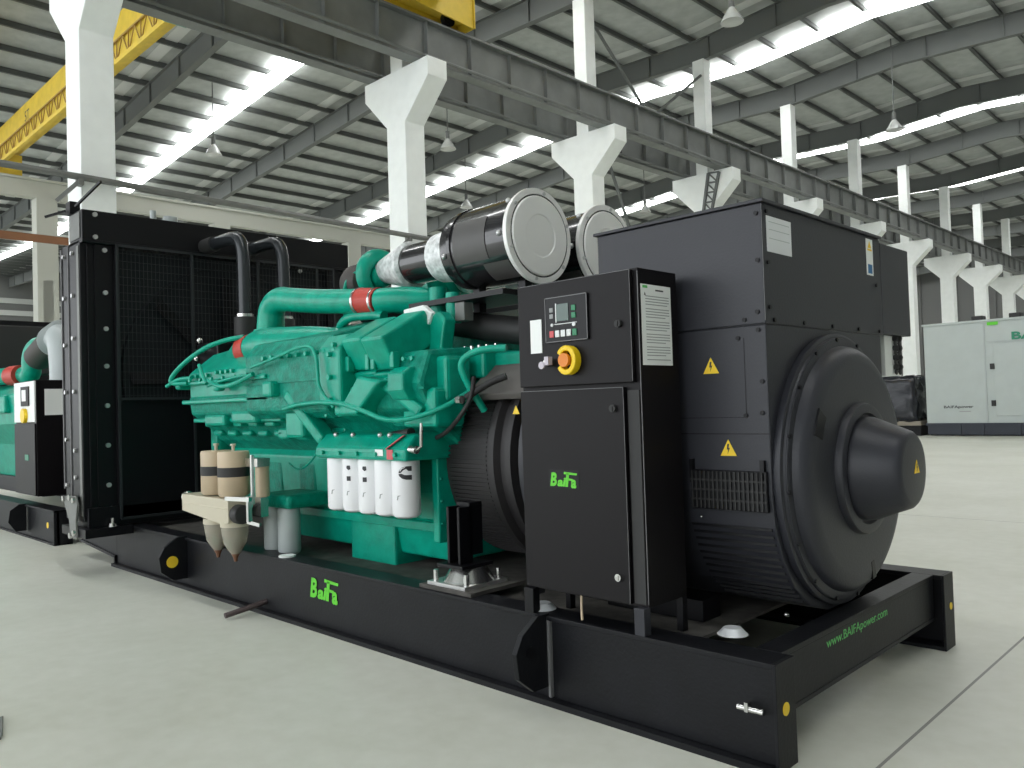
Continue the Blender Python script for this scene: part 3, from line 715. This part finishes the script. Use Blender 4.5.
# oil filters
fh = build('filter_head', MB().prism([(.08,1.13),(.08,1.20),(.16,1.29),(.50,1.32),(.50,1.13)], -3.36, -2.36, 'x'), 'green', eng, .02)
for x in (-3.2,-3.0,-2.7,-2.6): build('head_plug', MB().sphere((x,.15,1.285),.018), 'steel', eng)
build('head_label', MB().box(-2.66,-2.58,.076,.079,1.16,1.20), 'paper', eng)
build('head_label', MB().box(-2.54,-2.48,.076,.079,1.14,1.20), 'btnr', eng)
build('red_strap', MB().bar((-2.54,.078,1.205),(-2.44,.14,1.285),.04,.006), 'btnr', eng)
build('sensor', MB().cyl((0,.12,1.2),.025,-2.36,-2.30,'x',12).tube([(-2.30,.12,1.2),(-2.26,.12,1.22),(-2.25,.12,1.36)],.010,8), 'chrome', eng)
FR = .088
def white_filter(x, y, z0, z1, r, m):
    prof = [(z0, r*.72),(z0+.012, r*.93),(z0+.03, r),(z1-.03, r),(z1-.012, r*.97),(z1, r*.9)]
    return MB().lathe(prof, (x,y,0), 'z', 36)
fx = [-3.235+.18*i for i in range(5)]
def wrap_decal(name, pts, cx, cy, r, parent, m, zc, ac, size):
    # flat outline (unit square) wrapped on the cylinder; triangulated fan of small quads
    bm = bmesh.new(); vs = [bm.verts.new((a,b_,0)) for a, b_ in pts]; bm.faces.new(vs)
    bmesh.ops.triangulate(bm, faces=bm.faces[:]); bmesh.ops.subdivide_edges(bm, edges=bm.edges[:], cuts=3, use_grid_fill=True)
    bmesh.ops.triangulate(bm, faces=bm.faces[:])
    mb = MB(); idx = {}
    V = []
    for i, v in enumerate(bm.verts):
        idx[v] = i; t = ac + v.co.x*size/r
        V.append((cx+(r+.0012)*math.cos(t), cy+(r+.0012)*math.sin(t), zc+v.co.y*size))
    mb.add(V, [tuple(idx[v] for v in f_.verts) for f_ in bm.faces]); bm.free()
    return build(name, mb, m, parent)
VA = math.radians(-52)
for i, x in enumerate(fx):
    lab = ['white spin-on oil filter at the left end of the row of five','second white oil filter from the left, with two small black marks','middle white oil filter of the five, with two small black marks','fourth white oil filter from the left, without marks at its top','right-hand white oil filter with a large black emblem'][i]
    o = build('oil_filter', white_filter(x,.20,.775,1.145,FR,'white'), 'white', G, label=lab)
    if i in (1,2):
        wrap_decal('filter_mark', [(-.5,-.5),(.5,-.5),(.5,.5),(-.5,.5)], x,.20,FR,o,'ink',1.00,VA-.25,.03)
        wrap_decal('filter_mark', [(-.5,-.1),(0,-.5),(.5,-.3),(.4,.5),(-.4,.5),(-.5,.2),(.1,.2)], x,.20,FR,o,'ink',1.07,VA-.25,.03)
    wrap_decal('filter_mark', [(-.5,-.5),(-.2,-.5),(-.1,.2),(.5,.5),(-.3,.4)], x,.20,FR,o,'inkg',.905,VA-.3,.03)
    if i == 4:
        arc = [(.5,.5),(.22,.5)] + [(-.5+.0+.5*(1-math.cos(t))*0 - 0*t, 0) for t in ()]
        up = [(.52,.50),(.15,.50),(-.2,.42),(-.42,.22),(-.5,.0),(-.3,.02),(-.12,.22),(.1,.30),(.26,.14),(.52,.14)]
        dn = [(-.5,-.06),(-.25,-.04),(-.05,-.14),(.1,-.16),(.52,-.16),(.52,-.52),(.1,-.5),(-.2,-.42),(-.42,-.24)]
        wrap_decal('filter_emblem', up, x,.20,FR,o,'ink',1.055,VA+.18,.082)
        wrap_decal('filter_emblem', dn, x,.20,FR,o,'ink',1.055,VA+.18,.082)
        wrap_decal('filter_emblem', [(-.36,.12),(-.2,.32),(.02,.40),(.0,.44),(-.24,.38),(-.40,.18)], x,.20,FR+.0006,o,'white',1.055,VA+.18,.082)
# coolant filters
for x, lab in ((-4.14,'left one of the two grey filters low on the engine'),(-3.93,'right one of the two grey filters low on the engine')):
    build('coolant_filter', white_filter(x,.20,.40,.74,.082,'fgrey'), 'fgrey', G, label=lab)
build('coolant_filter_head', MB().box(-4.25,-3.8,.12,.5,.74,.84), 'greenD', eng, .03)
build('white_cap', MB().cyl((-3.74,.07,0),.06,.42,.43,'z',16), 'paper', G)
# fuel water separator
fs = build('fuel_separator', MB().prism([(-4.88,.70),(-4.88,.83),(-4.10,.83),(-4.10,.66),(-4.2,.64)], -.19, -.0, 'y').box(-4.84,-4.12,-.195,.0,.755,.765), 'cream', G, .012, label='cream fuel water separator with two beige elements')
for x in (-4.50,-4.22):
    e = build('element', MB().lathe([(.84,.10),(.86,.115),(1.155,.115),(1.17,.11),(1.175,.0)], (x,-.08,0), 'z', 36), 'beige', fs)
    build('element_band', MB().lathe([(.985,.115),(.985,.117),(1.055,.117),(1.055,.115)], (x,-.08,0), 'z', 36), 'hose', fs)
    build('element_knob', MB().cyl((x,-.08,0),.012,1.17,1.215,'z',10).cyl((x,-.08,0),.022,1.21,1.225,'z',10), 'cream', fs)
    build('bowl', MB().lathe([(.66,.10),(.60,.10),(.50,.085),(.44,.05),(.40,.02),(.40,.0)], (x+.02,-.09,0), 'z', 28), 'bowl', fs, label='clear sediment bowl')
    build('bowl_residue', MB().lathe([(.46,.058),(.43,.04),(.39,.018),(.36,.012),(.36,0)], (x+.02,-.09,0), 'z', 20), 'fuel', fs)
    build('bowl_cap', MB().cyl((x+.02,-.09,0),.105,.62,.66,'z',24), 'cream', fs)
    build('bowl_ring', MB().cyl((x+.02,-.09,0),.07,.555,.60,'z',20), 'cream', fs)
build('end_fitting', MB().cyl((0,-.1,.79),.04,-4.97,-4.86,'x',12).sphere((-4.98,-.1,.79),.05), 'chrome', fs)
build('selector_knob', MB().cyl((0,-.12,.72),.07,-4.10,-4.0,'x',20,bev=.015), 'hose', fs)
build('small_canister', MB().cyl((-3.98,.02,0),.05,.84,1.08,'z',18), 'beige', fs)
build('side_bracket', MB().box(-4.08,-3.9,-.06,.04,1.06,1.12).box(-4.02,-3.9,-.04,.02,.70,.84).bar((-4.1,-.2,.84),(-3.86,-.14,.84),.03).bar((-3.88,-.14,.86),(-3.88,-.14,.68),.03).bar((-3.9,-.14,.68),(-3.8,-.1,.66),.025).bar((-3.9,-.1,1.15),(-3.9,-.1,.8),.02), 'chrome', fs)
build('mount_arm', MB().box(-4.62,-4.42,.0,.05,.4,.75), 'black', fs)
# flywheel housing drum and coupling
drum = build('flywheel_housing', MB().lathe([(-2.42,.60),(-2.40,.645),(-2.22,.655),(-1.98,.66),(-1.96,.70),(-1.92,.70),(-1.90,.66),(-1.84,.66),(-1.82,.70),(-1.78,.70),(-1.76,.60)], (0,RC,1.12), 'x', 72), 'drum', G)
mb = MB()
for k in range(60):
    t = 2*PI*k/60; y = RC+.657*math.cos(t); z = 1.12+.657*math.sin(t)
    mb.add([], [])
for k in range(150):
    t = 2*PI*k/150; mt = Matrix.Translation((0,RC,1.12)) @ Matrix.Rotation(t,4,'X'); mb.box(-2.36,-2.02,.652,.663,-.006,.006,mt)
build('housing_rib', mb, 'drum', drum)
build('flange_plate', MB().box(-2.46,-2.40,.36,1.8,.60,1.55), 'green', eng, .01, label='green engine rear plate')
for k in range(6): build('plate_bolt', MB().sphere((-2.40,.385,.72+.14*k),.012), 'greenD', eng)
build('top_cover', MB().prism([(.40,1.52),(.62,1.70),(1.2,1.84),(1.2,1.80),(.62,1.66),(.42,1.48)], -2.16, -1.55, 'x'), 'flash', drum, .008, label='dull brown cover plate over the flywheel housing')
build('arc_guard', MB().lathe([(-1.68,.70),(-1.68,.735),(-1.60,.735),(-1.60,.70)], (0,RC,1.12), 'x', 72), 'slate', drum)
s_, bl_ = triangle_sign((-1.70,.362,1.42), (1,0,0), UP, drum, .05)
MS = -.06
build('mount_pad', MB().box(-2.09+MS,-1.77+MS,.05,.38,.44,.46), 'steel', G, label='steel pad under the mount')
mnt = build('engine_mount', MB().box(-2.05,-2.03,.12,.22,.56,.88).box(-1.96,-1.94,.12,.22,.56,.88).box(-2.05,-1.94,.20,.30,.60,.90).box(-2.10,-1.88,.08,.32,.54,.56), 'black', G, .004)
build('mount_rubber', MB().cyl((-1.92+MS,.22,0),.15,.46,.54,'z',28,r2=.1), 'chrome', mnt, label='bright metal cap of the rubber mount')
for x, y in ((-2.06,.09),(-1.80,.09),(-2.06,.34),(-1.80,.34)): build('mount_bolt', MB().cyl((x+MS,y,0),.016,.45,.52,'z',8), 'chrome', mnt)
build('mount_pedestal', MB().box(-2.14+MS,-1.70+MS,.03,.45,.42,.44), 'dust', mnt)
build('support_post', MB().box(-1.57,-1.52,.3,.36,.42,1.15), 'slate', G, .003)

# ---- control cabinet --------------------------------------------
CX0, CX1, CY0, CY1 = -1.335, -.61, .045, .35
cab = build('control_cabinet', MB().box(CX0, CX1, CY0, CY1, .535, 2.045).box(CX0,CX1,CY1-.002,CY1+.0,.5,2.0), 'cab', G, .006, label='black control cabinet')
ud = build('upper_door', MB().box(CX0+.005, -.635, .018, .044, 1.535, 2.038), 'cab', cab, .004)
ld = build('lower_door', MB().box(CX0+.005, -.69, .018, .044, .545, 1.515), 'cab', cab, .004)
build('door_edge_highlight', MB().box(-.6365,-.6345,.017,.0185,1.54,2.035).box(-.6915,-.6895,.017,.0185,.55,1.51).box(CX0+.01,-.635,.017,.0185,2.036,2.0385).box(CX0+.01,-.69,.017,.0185,1.513,1.5155), 'edge', cab, label='pale highlight strips along the door edges')  # edge highlights of the doors, put in as thin pale strips
build('corner_highlight', MB().box(-.612,-.6085,.043,.046,.55,2.03), 'edge', cab)  # pale strip painting the highlight down the cabinet corner
build('rail_strip', MB().box(-.68,-.617,.036,.046,.55,1.50), 'hose', cab)
# controller
dsp = build('controller', MB().box(-1.135,-.872,.006,.018,1.745,1.962), 'black', cab, .004, label='digital controller panel')
build('bezel', MB().box(-1.135,-.872,.004,.0065,1.958,1.962).box(-1.135,-.872,.004,.0065,1.745,1.749).box(-.876,-.872,.004,.0065,1.745,1.962).box(-1.135,-1.131,.004,.0065,1.745,1.962), 'edge', cab)
build('screen', MB().box(-1.06,-.985,.003,.0062,1.843,1.925), 'scr', cab)
build('screen_frame', MB().box(-1.066,-1.061,.003,.0062,1.838,1.93).box(-1.075,-.935,.0035,.0062,1.828,1.8315), 'btnw', cab)
for i, c in enumerate(('btnr','btnw','btnw','btnw','btng')):
    x = -1.107 + i*.036; build('push_button', MB().box(x,x+.027,.001,.0062,1.768,1.80), c, cab, .002)
for z in (1.865,1.90): build('push_button', MB().box(-.965,-.94,.001,.0062,z-.013,z+.013), 'btng', cab, .002)
for z in (1.87,1.90): build('soft_key', MB().box(-1.105,-1.083,.0035,.0062,z-.010,z+.011).box(-1.1,-1.088,.003,.0062,z-.006,z+.006), 'inkg', cab)
build('indicator', MB().cyl((-1.09,0,1.828),.008,.002,.0062,'y',12).cyl((-.953,0,1.822),.010,.002,.0062,'y',12), 'btnw', cab)
build('white_label', MB().box(-1.245,-1.17,.015,.018,1.70,1.865), 'paper', cab, label='blank white label on the upper door')
# stop switch: yellow clamp guard round an orange knob
c0_ = (-.985, 1.653)
pts = []
for i in range(20):
    t = math.radians(150 - i*300/19); pts.append((c0_[0]+.062*math.cos(t), c0_[1]+.070*math.sin(t)))
inn = [(c0_[0]+.036*math.cos(math.radians(150-i*300/19)), c0_[1]+.044*math.sin(math.radians(150-i*300/19))) for i in range(20)]
build('stop_guard', MB().prism(pts+inn[::-1], -.03, .018, 'y'), 'yellow', cab, .006, label='yellow guard of the emergency stop')
build('stop_knob', MB().cyl((c0_[0],0,c0_[1]),.022,-.035,.018,'y',24).cyl((c0_[0],0,c0_[1]),.032,-.045,-.028,'y',24), 'orange', cab, label='orange stop knob')
build('key_switch', MB().cyl((-1.105,0,1.648),.02,-.03,.018,'y',20), 'chrome', cab, label='key switch')
build('key', MB().box(-1.10,-1.075,-.05,-.02,1.635,1.675).cyl((-1.12,0,1.635),.018,-.05,-.042,'y',14), 'lilac', cab, label='pale key with fob')
for x, z in ((-.70,1.80),(-.745,1.42),(-.745,.66)):
    build('door_lock', MB().cyl((x,0,z),.017,.002,.018,'y',16).box(x-.004,x+.004,-.002,.003,z-.012,z+.012), 'hose' if z > .7 else 'chrome', cab)
logo((-1.145,.0175,1.052), NX, .165, cab)
# instruction sheet on the cabinet side
Y = lambda t: .065 + t*.235
sh = build('instruction_sheet', MB().box(CX1, CX1+.0012, .065, .30, 1.61, 1.975), 'paper', cab)
mb = MB(); z = 1.92; i = 0
random.seed(3)
while z > 1.63:
    e = .93 - random.random()*.25 if i % 4 == 3 else .93
    mb.box(CX1+.0012, CX1+.0016, Y(.14), Y(e), z, z+.004); z -= .0125 if i % 4 != 3 else .02; i += 1
build('printed_lines', mb, 'inkg', cab)
build('printed_lines', MB().box(CX1+.0012,CX1+.0016,Y(.06),Y(.22),1.958,1.97), 'wgreen', cab)
build('printed_lines', MB().box(CX1+.0012,CX1+.0016,Y(.48),Y(.75),1.948,1.955).prism([(Y(.1),1.925),(Y(.16),1.925),(Y(.13),1.94)],CX1+.0012,CX1+.0016,'x'), 'ink', cab)
# cabinet frame and feet
build('cabinet_foot', MB().box(-.66,-.605,.0,.05,.42,.54), 'slate', cab, .003)
build('cabinet_foot', MB().box(-1.33,-1.27,.0,.05,.42,.54), 'black', cab, .003)
for xa in (-.645, -1.33): build('cabinet_foot', MB().box(xa,xa+.035,.31,.35,.375,.54), 'black', cab, .003)
build('earth_wire', MB().tube([(-1.0,.05,.54),(-.985,.03,.48),(-.975,.02,.43)],.006,8,1), 'beige', cab, label='thin yellow earth wire')
for c in ((-.42,.42,.375),(-1.3,.1,.42)): build('anchor_washer', MB().cyl((c[0],c[1],0),.07,c[2],c[2]+.03,'z',20,r2=.04), 'plate', G)
build('small_bolt', MB().sphere((-.32,.75,.41),.014), 'chrome', G)

# ---- alternator -------------------------------------------------
AC = 1.09; AZ = 1.09
body = [(.42,1.774),(.42,1.02),(.44,.86),(.50,.72),(.60,.58),(.75,.47),(.95,.41),(1.23,.41),(1.43,.47),(1.58,.58),(1.70,.74),(1.76,.9),(1.76,1.774)]
alt = build('alternator', MB().prism(body, -1.3, -.2, 'x'), 'slate', G, .006)
box = build('terminal_box', MB().box(-1.125, -.2, .42, 1.80, 1.775, 2.315), 'slate', alt, .006)
build('box_lid', MB().box(-1.14, -.185, .405, 1.79, 2.315, 2.33), 'slate', alt, .002)
build('lid_edge', MB().box(-.2005,-.1985,.4185,.4205,1.79,2.31), 'edge', alt)
build('side_box', MB().box(-1.2, -.2, 1.80, 2.245, 1.785, 2.30), 'slate', alt, .006, label='extra terminal box overhanging the far side')
build('panel_seam', MB().box(-1.12,-.2,.4190,.4205,1.7735,1.776).box(-.2,-.1992,.42,1.8,1.7735,1.776).box(-.31,-.307,.4185,.4205,1.36,1.72).box(-1.12,-.31,.4185,.4205,1.36,1.363).box(-1.12,-.2,.4185,.4205,1.285,1.289), 'black', alt)
bb = build('panel_bolt', MB().cyl((0,0,0),.010,-.008,0,'y',10), 'black', alt)
rep(bb, [(-.30,.42,1.80),(-.335,.42,1.72),(-.235,.42,1.75),(-.235,.42,1.83),(-.225,.42,1.52),(-.225,.42,2.06),(-.225,.42,2.27),(-.23,.42,1.38),(-.31,.42,1.37)], (0,0,0), alt); bpy.data.objects.remove(bb)
bb = build('panel_bolt', MB().cyl((0,0,0),.010,0,.008,'x',10), 'black', alt)
rep(bb, [(-.2,y,z) for y in (.5,.8,1.12,1.45,1.74) for z in (1.795,)] + [(-.2,.46,2.28),(-.2,.46,2.05),(-.2,.46,1.85),(-.2,1.72,2.05)], (0,0,0), alt); bpy.data.objects.remove(bb)
build('rating_plate', MB().box(-.2,-.1975,.46,.70,2.10,2.262), 'plate', alt, .001, label='aluminium plate')
build('plate_rows', MB().box(-.1975,-.197,.48,.68,2.235,2.238).box(-.1975,-.197,.48,.68,2.20,2.203).box(-.1975,-.197,.48,.68,2.16,2.163), 'fgrey', alt)
build('warning_label', MB().box(-.2,-.198,1.60,1.69,2.10,2.30), 'paper', alt, label='white label with warning symbols')
build('label_symbol', MB().prism([(1.62,2.25),(1.67,2.25),(1.645,2.29)], -.198,-.1975,'x').box(-.198,-.1975,1.615,1.675,2.235,2.245), 'sticker', alt)
build('label_symbol', MB().box(-.198,-.1975,1.615,1.675,2.11,2.16), 'blue', alt)
for c, p in (((-.48,.4195,1.60),alt),((-.405,.4195,1.22),alt)):
    s_, bl_ = triangle_sign(c, NX, UP, p, .075); build('sign_mark', bl_, 'ink', p)
# louvred air inlet on the near side
fr = build('air_inlet', MB().box(-.60,-.215,.400,.425,.94,1.12), 'black', alt, .004)
mb = MB()
for x in range(17): mb.box(-.59+x*.022,-.583+x*.022,.392,.402,.945,1.115)
for z in (.985,1.03,1.075): mb.box(-.60,-.215,.394,.402,z-.004,z+.004)
build('inlet_grille', mb, 'hose', alt)
mb = MB()
for x in range(30):
    mb.box(-1.55+x*.0,-1.54,.0,.0,.0,.0) if False else None
pl = [(.44,.86),(.50,.72),(.60,.58),(.75,.47)]
for (ya, za), (yb, zb) in zip(pl, pl[1:]):
    for j in range(4):
        y = ya + (yb-ya)*j/4; z = za + (zb-za)*j/4
        mb.box(-.62,-.215,y-.008,y+.01,z-.006,z+.006)
build('lower_louvre', mb, 'black', alt)
for xa in (-.245,-.605): build('hinge', MB().box(xa,xa+.02,.40,.42,1.06,1.17), 'black', alt)
build('inlet_screw', MB().sphere((-.555,.41,.90),.007), 'chrome', alt)
for ya in (.5, 1.5): build('alternator_foot', MB().box(-1.2,-.62,ya,ya+.16,.375,.48), 'black', alt, .004)
# end bracket: flange ring, domed cover, boss ring and tapered exciter cover
def ring(prof, m, name, n=80, lab=None):
    prof = [(a-(.03 if a > -.14 else 0), r*(1 if r < .5 else .985)) for a, r in prof]
    return build(name, MB().lathe(prof, (0,AC,AZ), 'x', n), m, alt, label=lab)
ring([(-.205,.60),(-.205,.665),(-.185,.672),(-.165,.672),(-.160,.66),(-.160,.645),(-.145,.645),(-.140,.62)], 'slate', 'end_flange')
ring([(-.16,.655),(-.135,.655),(-.12,.648),(-.115,.635),(-.115,.60)], 'slate', 'clamp_ring')
ring([(-.135,.615),(-.125,.612),(-.085,.603),(-.06,.585),(-.045,.555),(-.040,.52),(-.040,.3),(-.040,0)], 'slate', 'end_cover')
ring([(-.06,.318),(-.02,.318),(-.008,.312),(-.004,.30),(-.004,.268),(-.02,.258),(-.02,0)], 'slate', 'boss_ring')
cone = ring([(-.04,.25),(.0,.25),(.02,.247),(.165,.19),(.185,.182),(.198,.168),(.202,.15),(.203,.0)], 'slate', 'exciter_cover', lab='tapered round cover at the shaft end')
s_, bl_ = triangle_sign((.1735,1.115,1.10), PY, UP, alt, .062)
build('sign_mark', bl_, 'ink', alt)
mb = MB()
for k in range(16):
    t = 2*PI*k/16+.1; mb = MB().cyl((0,AC+.632*math.cos(t),AZ+.632*math.sin(t)),.010,-.145,-.135,'x',8)
    build('flange_bolt', mb, 'black', alt)
def arcslot(r0, r1, t0, t1, x0, x1, n=10):
    pts = [(AC+r1*math.cos(t0+(t1-t0)*i/n), AZ+r1*math.sin(t0+(t1-t0)*i/n)) for i in range(n+1)] + [(AC+r0*math.cos(t1-(t1-t0)*i/n), AZ+r0*math.sin(t1-(t1-t0)*i/n)) for i in range(n+1)]
    return MB().prism(pts, x0, x1, 'x')
build('slot_shade', arcslot(.46,.545,math.radians(146),math.radians(160),-.085,-.066), 'black', alt, .004)  # flush black patches paint the shade of recesses in the cover
build('slot_shade', arcslot(.47,.56,math.radians(278),math.radians(283),-.09,-.068), 'black', alt, .004)
build('cable_bundle', MB().box(-.45,-.25,1.95,2.2,1.55,1.785), 'paper', alt, label='pale perforated cable plate under the side box')
for i in range(2):
    mb = MB()
    for k in range(8): mb.lathe([(-.006,.014),(0,.02),(.006,.014)], (-.235,2.08+i*.06,1.77-.028*k), 'x' if k % 2 else 'y', 10)
    build('chain', mb, 'hose', alt)

# ================================================================== SECOND SET AT LEFT
G2 = thing('generator_set', 'second generator set with white-faced control cabinet, mostly hidden at the left edge', 'generator', (-12, 1.08, 0))
X2 = -8.78
mb = MB()
for y0, s in ((0,1),(2.15,-1)):
    a, b_ = sorted((y0, y0+s*.2)); wa, wb = sorted((y0+s*.03, y0+s*.06))
    mb.box(-16.6, X2, a, b_, .38, .4).box(-16.6, X2, a, b_, 0, .02).box(-16.6, X2, wa, wb, .02, .38).box(X2-.015, X2, a, b_, 0, .4)
mb.box(X2-.2, X2-.01, .2, 1.95, .16, .4)
build('skid_frame', mb, 'skid', G2, .003)
build('lifting_lug', MB().prism([(.02,.08),(-.1,.08),(-.18,.2),(-.16,.34),(-.06,.41),(.02,.41)], -9.95, -9.92, 'x'), 'skid', G2)
build('sticker', MB().cyl((-9.0,0,.22),.035,-.004,.0,'y',20), 'sticker', G2)
c2 = build('control_cabinet', MB().box(-10.36,-9.48,.03,.62,.52,1.93), 'cab', G2, .006)
build('upper_door', MB().box(-10.35,-9.49,.01,.03,1.42,1.92), 'paper', c2, .004, label='white upper door with controller')
build('lower_door', MB().box(-10.35,-9.49,.01,.03,.53,1.40), 'cab', c2, .004)
build('controller', MB().box(-10.0,-9.68,-.005,.012,1.62,1.86), 'hose', c2)
build('screen', MB().box(-9.95,-9.78,-.007,-.004,1.68,1.82), 'paper', c2)
build('stop_switch', MB().cyl((-9.85,0,1.50),.09,-.03,.012,'y',16), 'yellow', c2)
build('instruction_sheet', MB().box(-9.48,-9.478,.12,.60,1.50,1.82), 'paper', c2)
build('badge', MB().box(-9.9,-9.75,.006,.011,.95,1.02), 'teal', c2)
e2 = build('engine', MB().prism([(.5,.6),(.42,1.1),(.2,1.4),(.15,1.8),(.6,2.0),(1.5,2.0),(1.9,1.8),(1.8,1.4),(1.66,.6)], -15.0, -10.6, 'x'), 'green', G2, .03)
build('sump', MB().box(-14.0,-10.8,.45,1.7,.4,.62), 'hose', e2)
build('cover', MB().box(-12.6,-11.2,.1,.4,1.55,1.8).box(-14.0,-12.8,.1,.4,1.6,1.85), 'green', e2, .03)
build('white_filter', MB().cyl((-10.75,.25,0),.12,.72,1.1,'z',20), 'white', e2)
build('intake_pipe', MB().tube([(-15.0,.3,2.12),(-13.2,.35,2.12),(-12.5,.5,2.12)],.13,18,1), 'green', e2)
build('red_coupling', MB().tube([(-12.5,.52,2.12),(-12.15,.56,2.12)],.15,18), 'red', e2)
build('turbocharger', MB().tube([(-12.15,.6,2.12),(-11.85,.62,2.1),(-11.9,.62,2.38),(-11.75,.65,2.52),(-11.5,.68,2.52)],.13,18,2), 'green', e2)
build('inlet_duct', MB().tube([(-11.7,.66,2.35),(-11.4,.68,2.46),(-11.1,.7,2.54)],.19,20,1), 'brown', e2)
mb = MB()
pth = [(-11.1,.70,2.54),(-10.85,.68,2.58),(-10.65,.66,2.55),(-10.55,.66,2.4),(-10.5,.66,2.15),(-10.5,.66,1.95)]
mb.tube(pth,.19,20,2)
for i in range(7):
    x, z = -11.08+.06*i, 2.55+.008*i
    mb.lathe([(x-.012,.18),(x,.215),(x+.012,.18)], (0,.69,z), 'x', 24)
build('flexible_duct', mb, 'fgrey', e2, label='silver flexible duct')
build('alternator', MB().cyl((0,1.08,1.0),.5,-10.3,-9.0,'x',36,bev=.05), 'black', G2)
build('radiator', MB().box(-16.5,-16.1,-.35,2.5,.42,3.30), 'core', G2, .01)
mb = MB()
for y in (-.3,.4,1.1,1.8,2.4): mb.box(-16.1,-16.06,y-.03,y+.03,.5,3.25)
mb.box(-16.12,-16.02,-.35,2.5,3.18,3.34)
build('radiator_frame', mb, 'black', G2)
for y in (.2,.75): build('coolant_pipe', MB().tube([(-16.1,y,2.95),(-15.4,y,2.95),(-15.2,y,2.8),(-15.2,y,2.0)],.08,14,2), 'pipe', G2)
build('top_tank', MB().box(-13.9,-13.6,-.1,2.3,2.2,3.0), 'hose', G2, .02)

# ================================================================== SOUND ENCLOSURE AND WRAPPED MACHINE AT RIGHT
E0 = thing('sound_enclosure', 'pale grey sound-proof generator enclosure on a dark base at right', 'generator', (-4.5, 26.5, 0))
build('enclosure_shell', MB().box(-7.52,-1.2,25.5,27.9,.40,3.62).box(-7.56,-1.16,25.46,27.94,3.56,3.63), 'encl', E0, .01)
mb = MB().box(-7.45,-1.25,25.56,27.85,.02,.36).box(-7.56,-1.16,25.46,27.94,.33,.41)
for x in (-6.55,-5.9,-4.9,-4.0,-3.0): mb.box(x-.04,x+.04,25.45,25.5,.02,.36)
mb.box(-7.5,-1.2,25.48,25.5,.05,.33)
build('base_frame', mb, 'navy', E0)
build('door', MB().box(-5.52,-4.55,25.475,25.5,.62,2.85), 'encl', E0, .008)
build('door', MB().box(-4.5,-3.5,25.475,25.5,.62,2.85), 'encl', E0, .008)
build('roof_strip', MB().box(-5.7,-1.2,25.47,25.5,2.92,2.95).box(-5.78,-5.74,25.48,25.5,.42,3.5), 'fgrey', E0)
for z in (1.02,2.16): build('door_handle', MB().box(-5.62,-5.50,25.44,25.48,z-.09,z+.09), 'hose', E0)
text('lettering', 'BAIFA', .3, 'teal', (-5.0,25.465,2.93+.02), NX, UP, E0, width=1.3, height=.24, bold=.01)
text('lettering', 'BAIFApower', .2, 'ink', (-7.0,25.495,.86), NX, UP, E0, width=.86, height=.11, bold=.004)
build('lettering', MB().box(-6.55,-6.22,25.494,25.5,.76,.79), 'inkg', E0)
build('clearance_sign', MB().box(-5.65,-5.35,25.45,25.46,3.44,3.54), 'lime', E0)
for x in (-6.0,-4.95): build('roof_vent', MB().box(x-.2,x+.12,25.9,26.3,3.62,3.80), 'hose', E0, .02)
WR = thing('wrapped_machine', 'dark machine wrapped in black plastic sheet between alternator and grey enclosure', 'machine', (-8.3, 25.8, 0))
bm = bmesh.new(); bmesh.ops.create_cube(bm, size=1); bmesh.ops.subdivide_edges(bm, edges=bm.edges[:], cuts=7, use_grid_fill=True)
for v in bm.verts:
    n = Vector((random.uniform(-1,1), random.uniform(-1,1), random.uniform(-1,1)))*.05
    x, y, z = v.co
    k = 1 - .12*(z+.5)**2
    v.co = Vector((-8.72 + x*1.85*k, 26.2 + y*1.6*k, 1.22 + z*1.5)) + n
me = bpy.data.meshes.new('plastic_cover'); bm.to_mesh(me); bm.free(); me.materials.append(M['plastic'])
for p in me.polygons: p.use_smooth = True
o = bpy.data.objects.new('plastic_cover', me); COL.objects.link(o); hang(o, WR)
build('base_frame', MB().box(-9.8,-7.72,25.5,27,0,.32), 'skid', WR, .01)
build('pallet_board', MB().box(-9.8,-7.7,25.4,27.1,.34,.48), 'pallet', WR)
tag(build('steel_offcut', MB().prism([(-3.1,-1.85),(-2.86,-1.91),(-2.80,-1.93),(-2.83,-2.05),(-3.0,-2.15)], 0, .015, 'z'), 'grey', None, .004), 'small dark steel plate corner on the floor at lower left edge', 'plate')
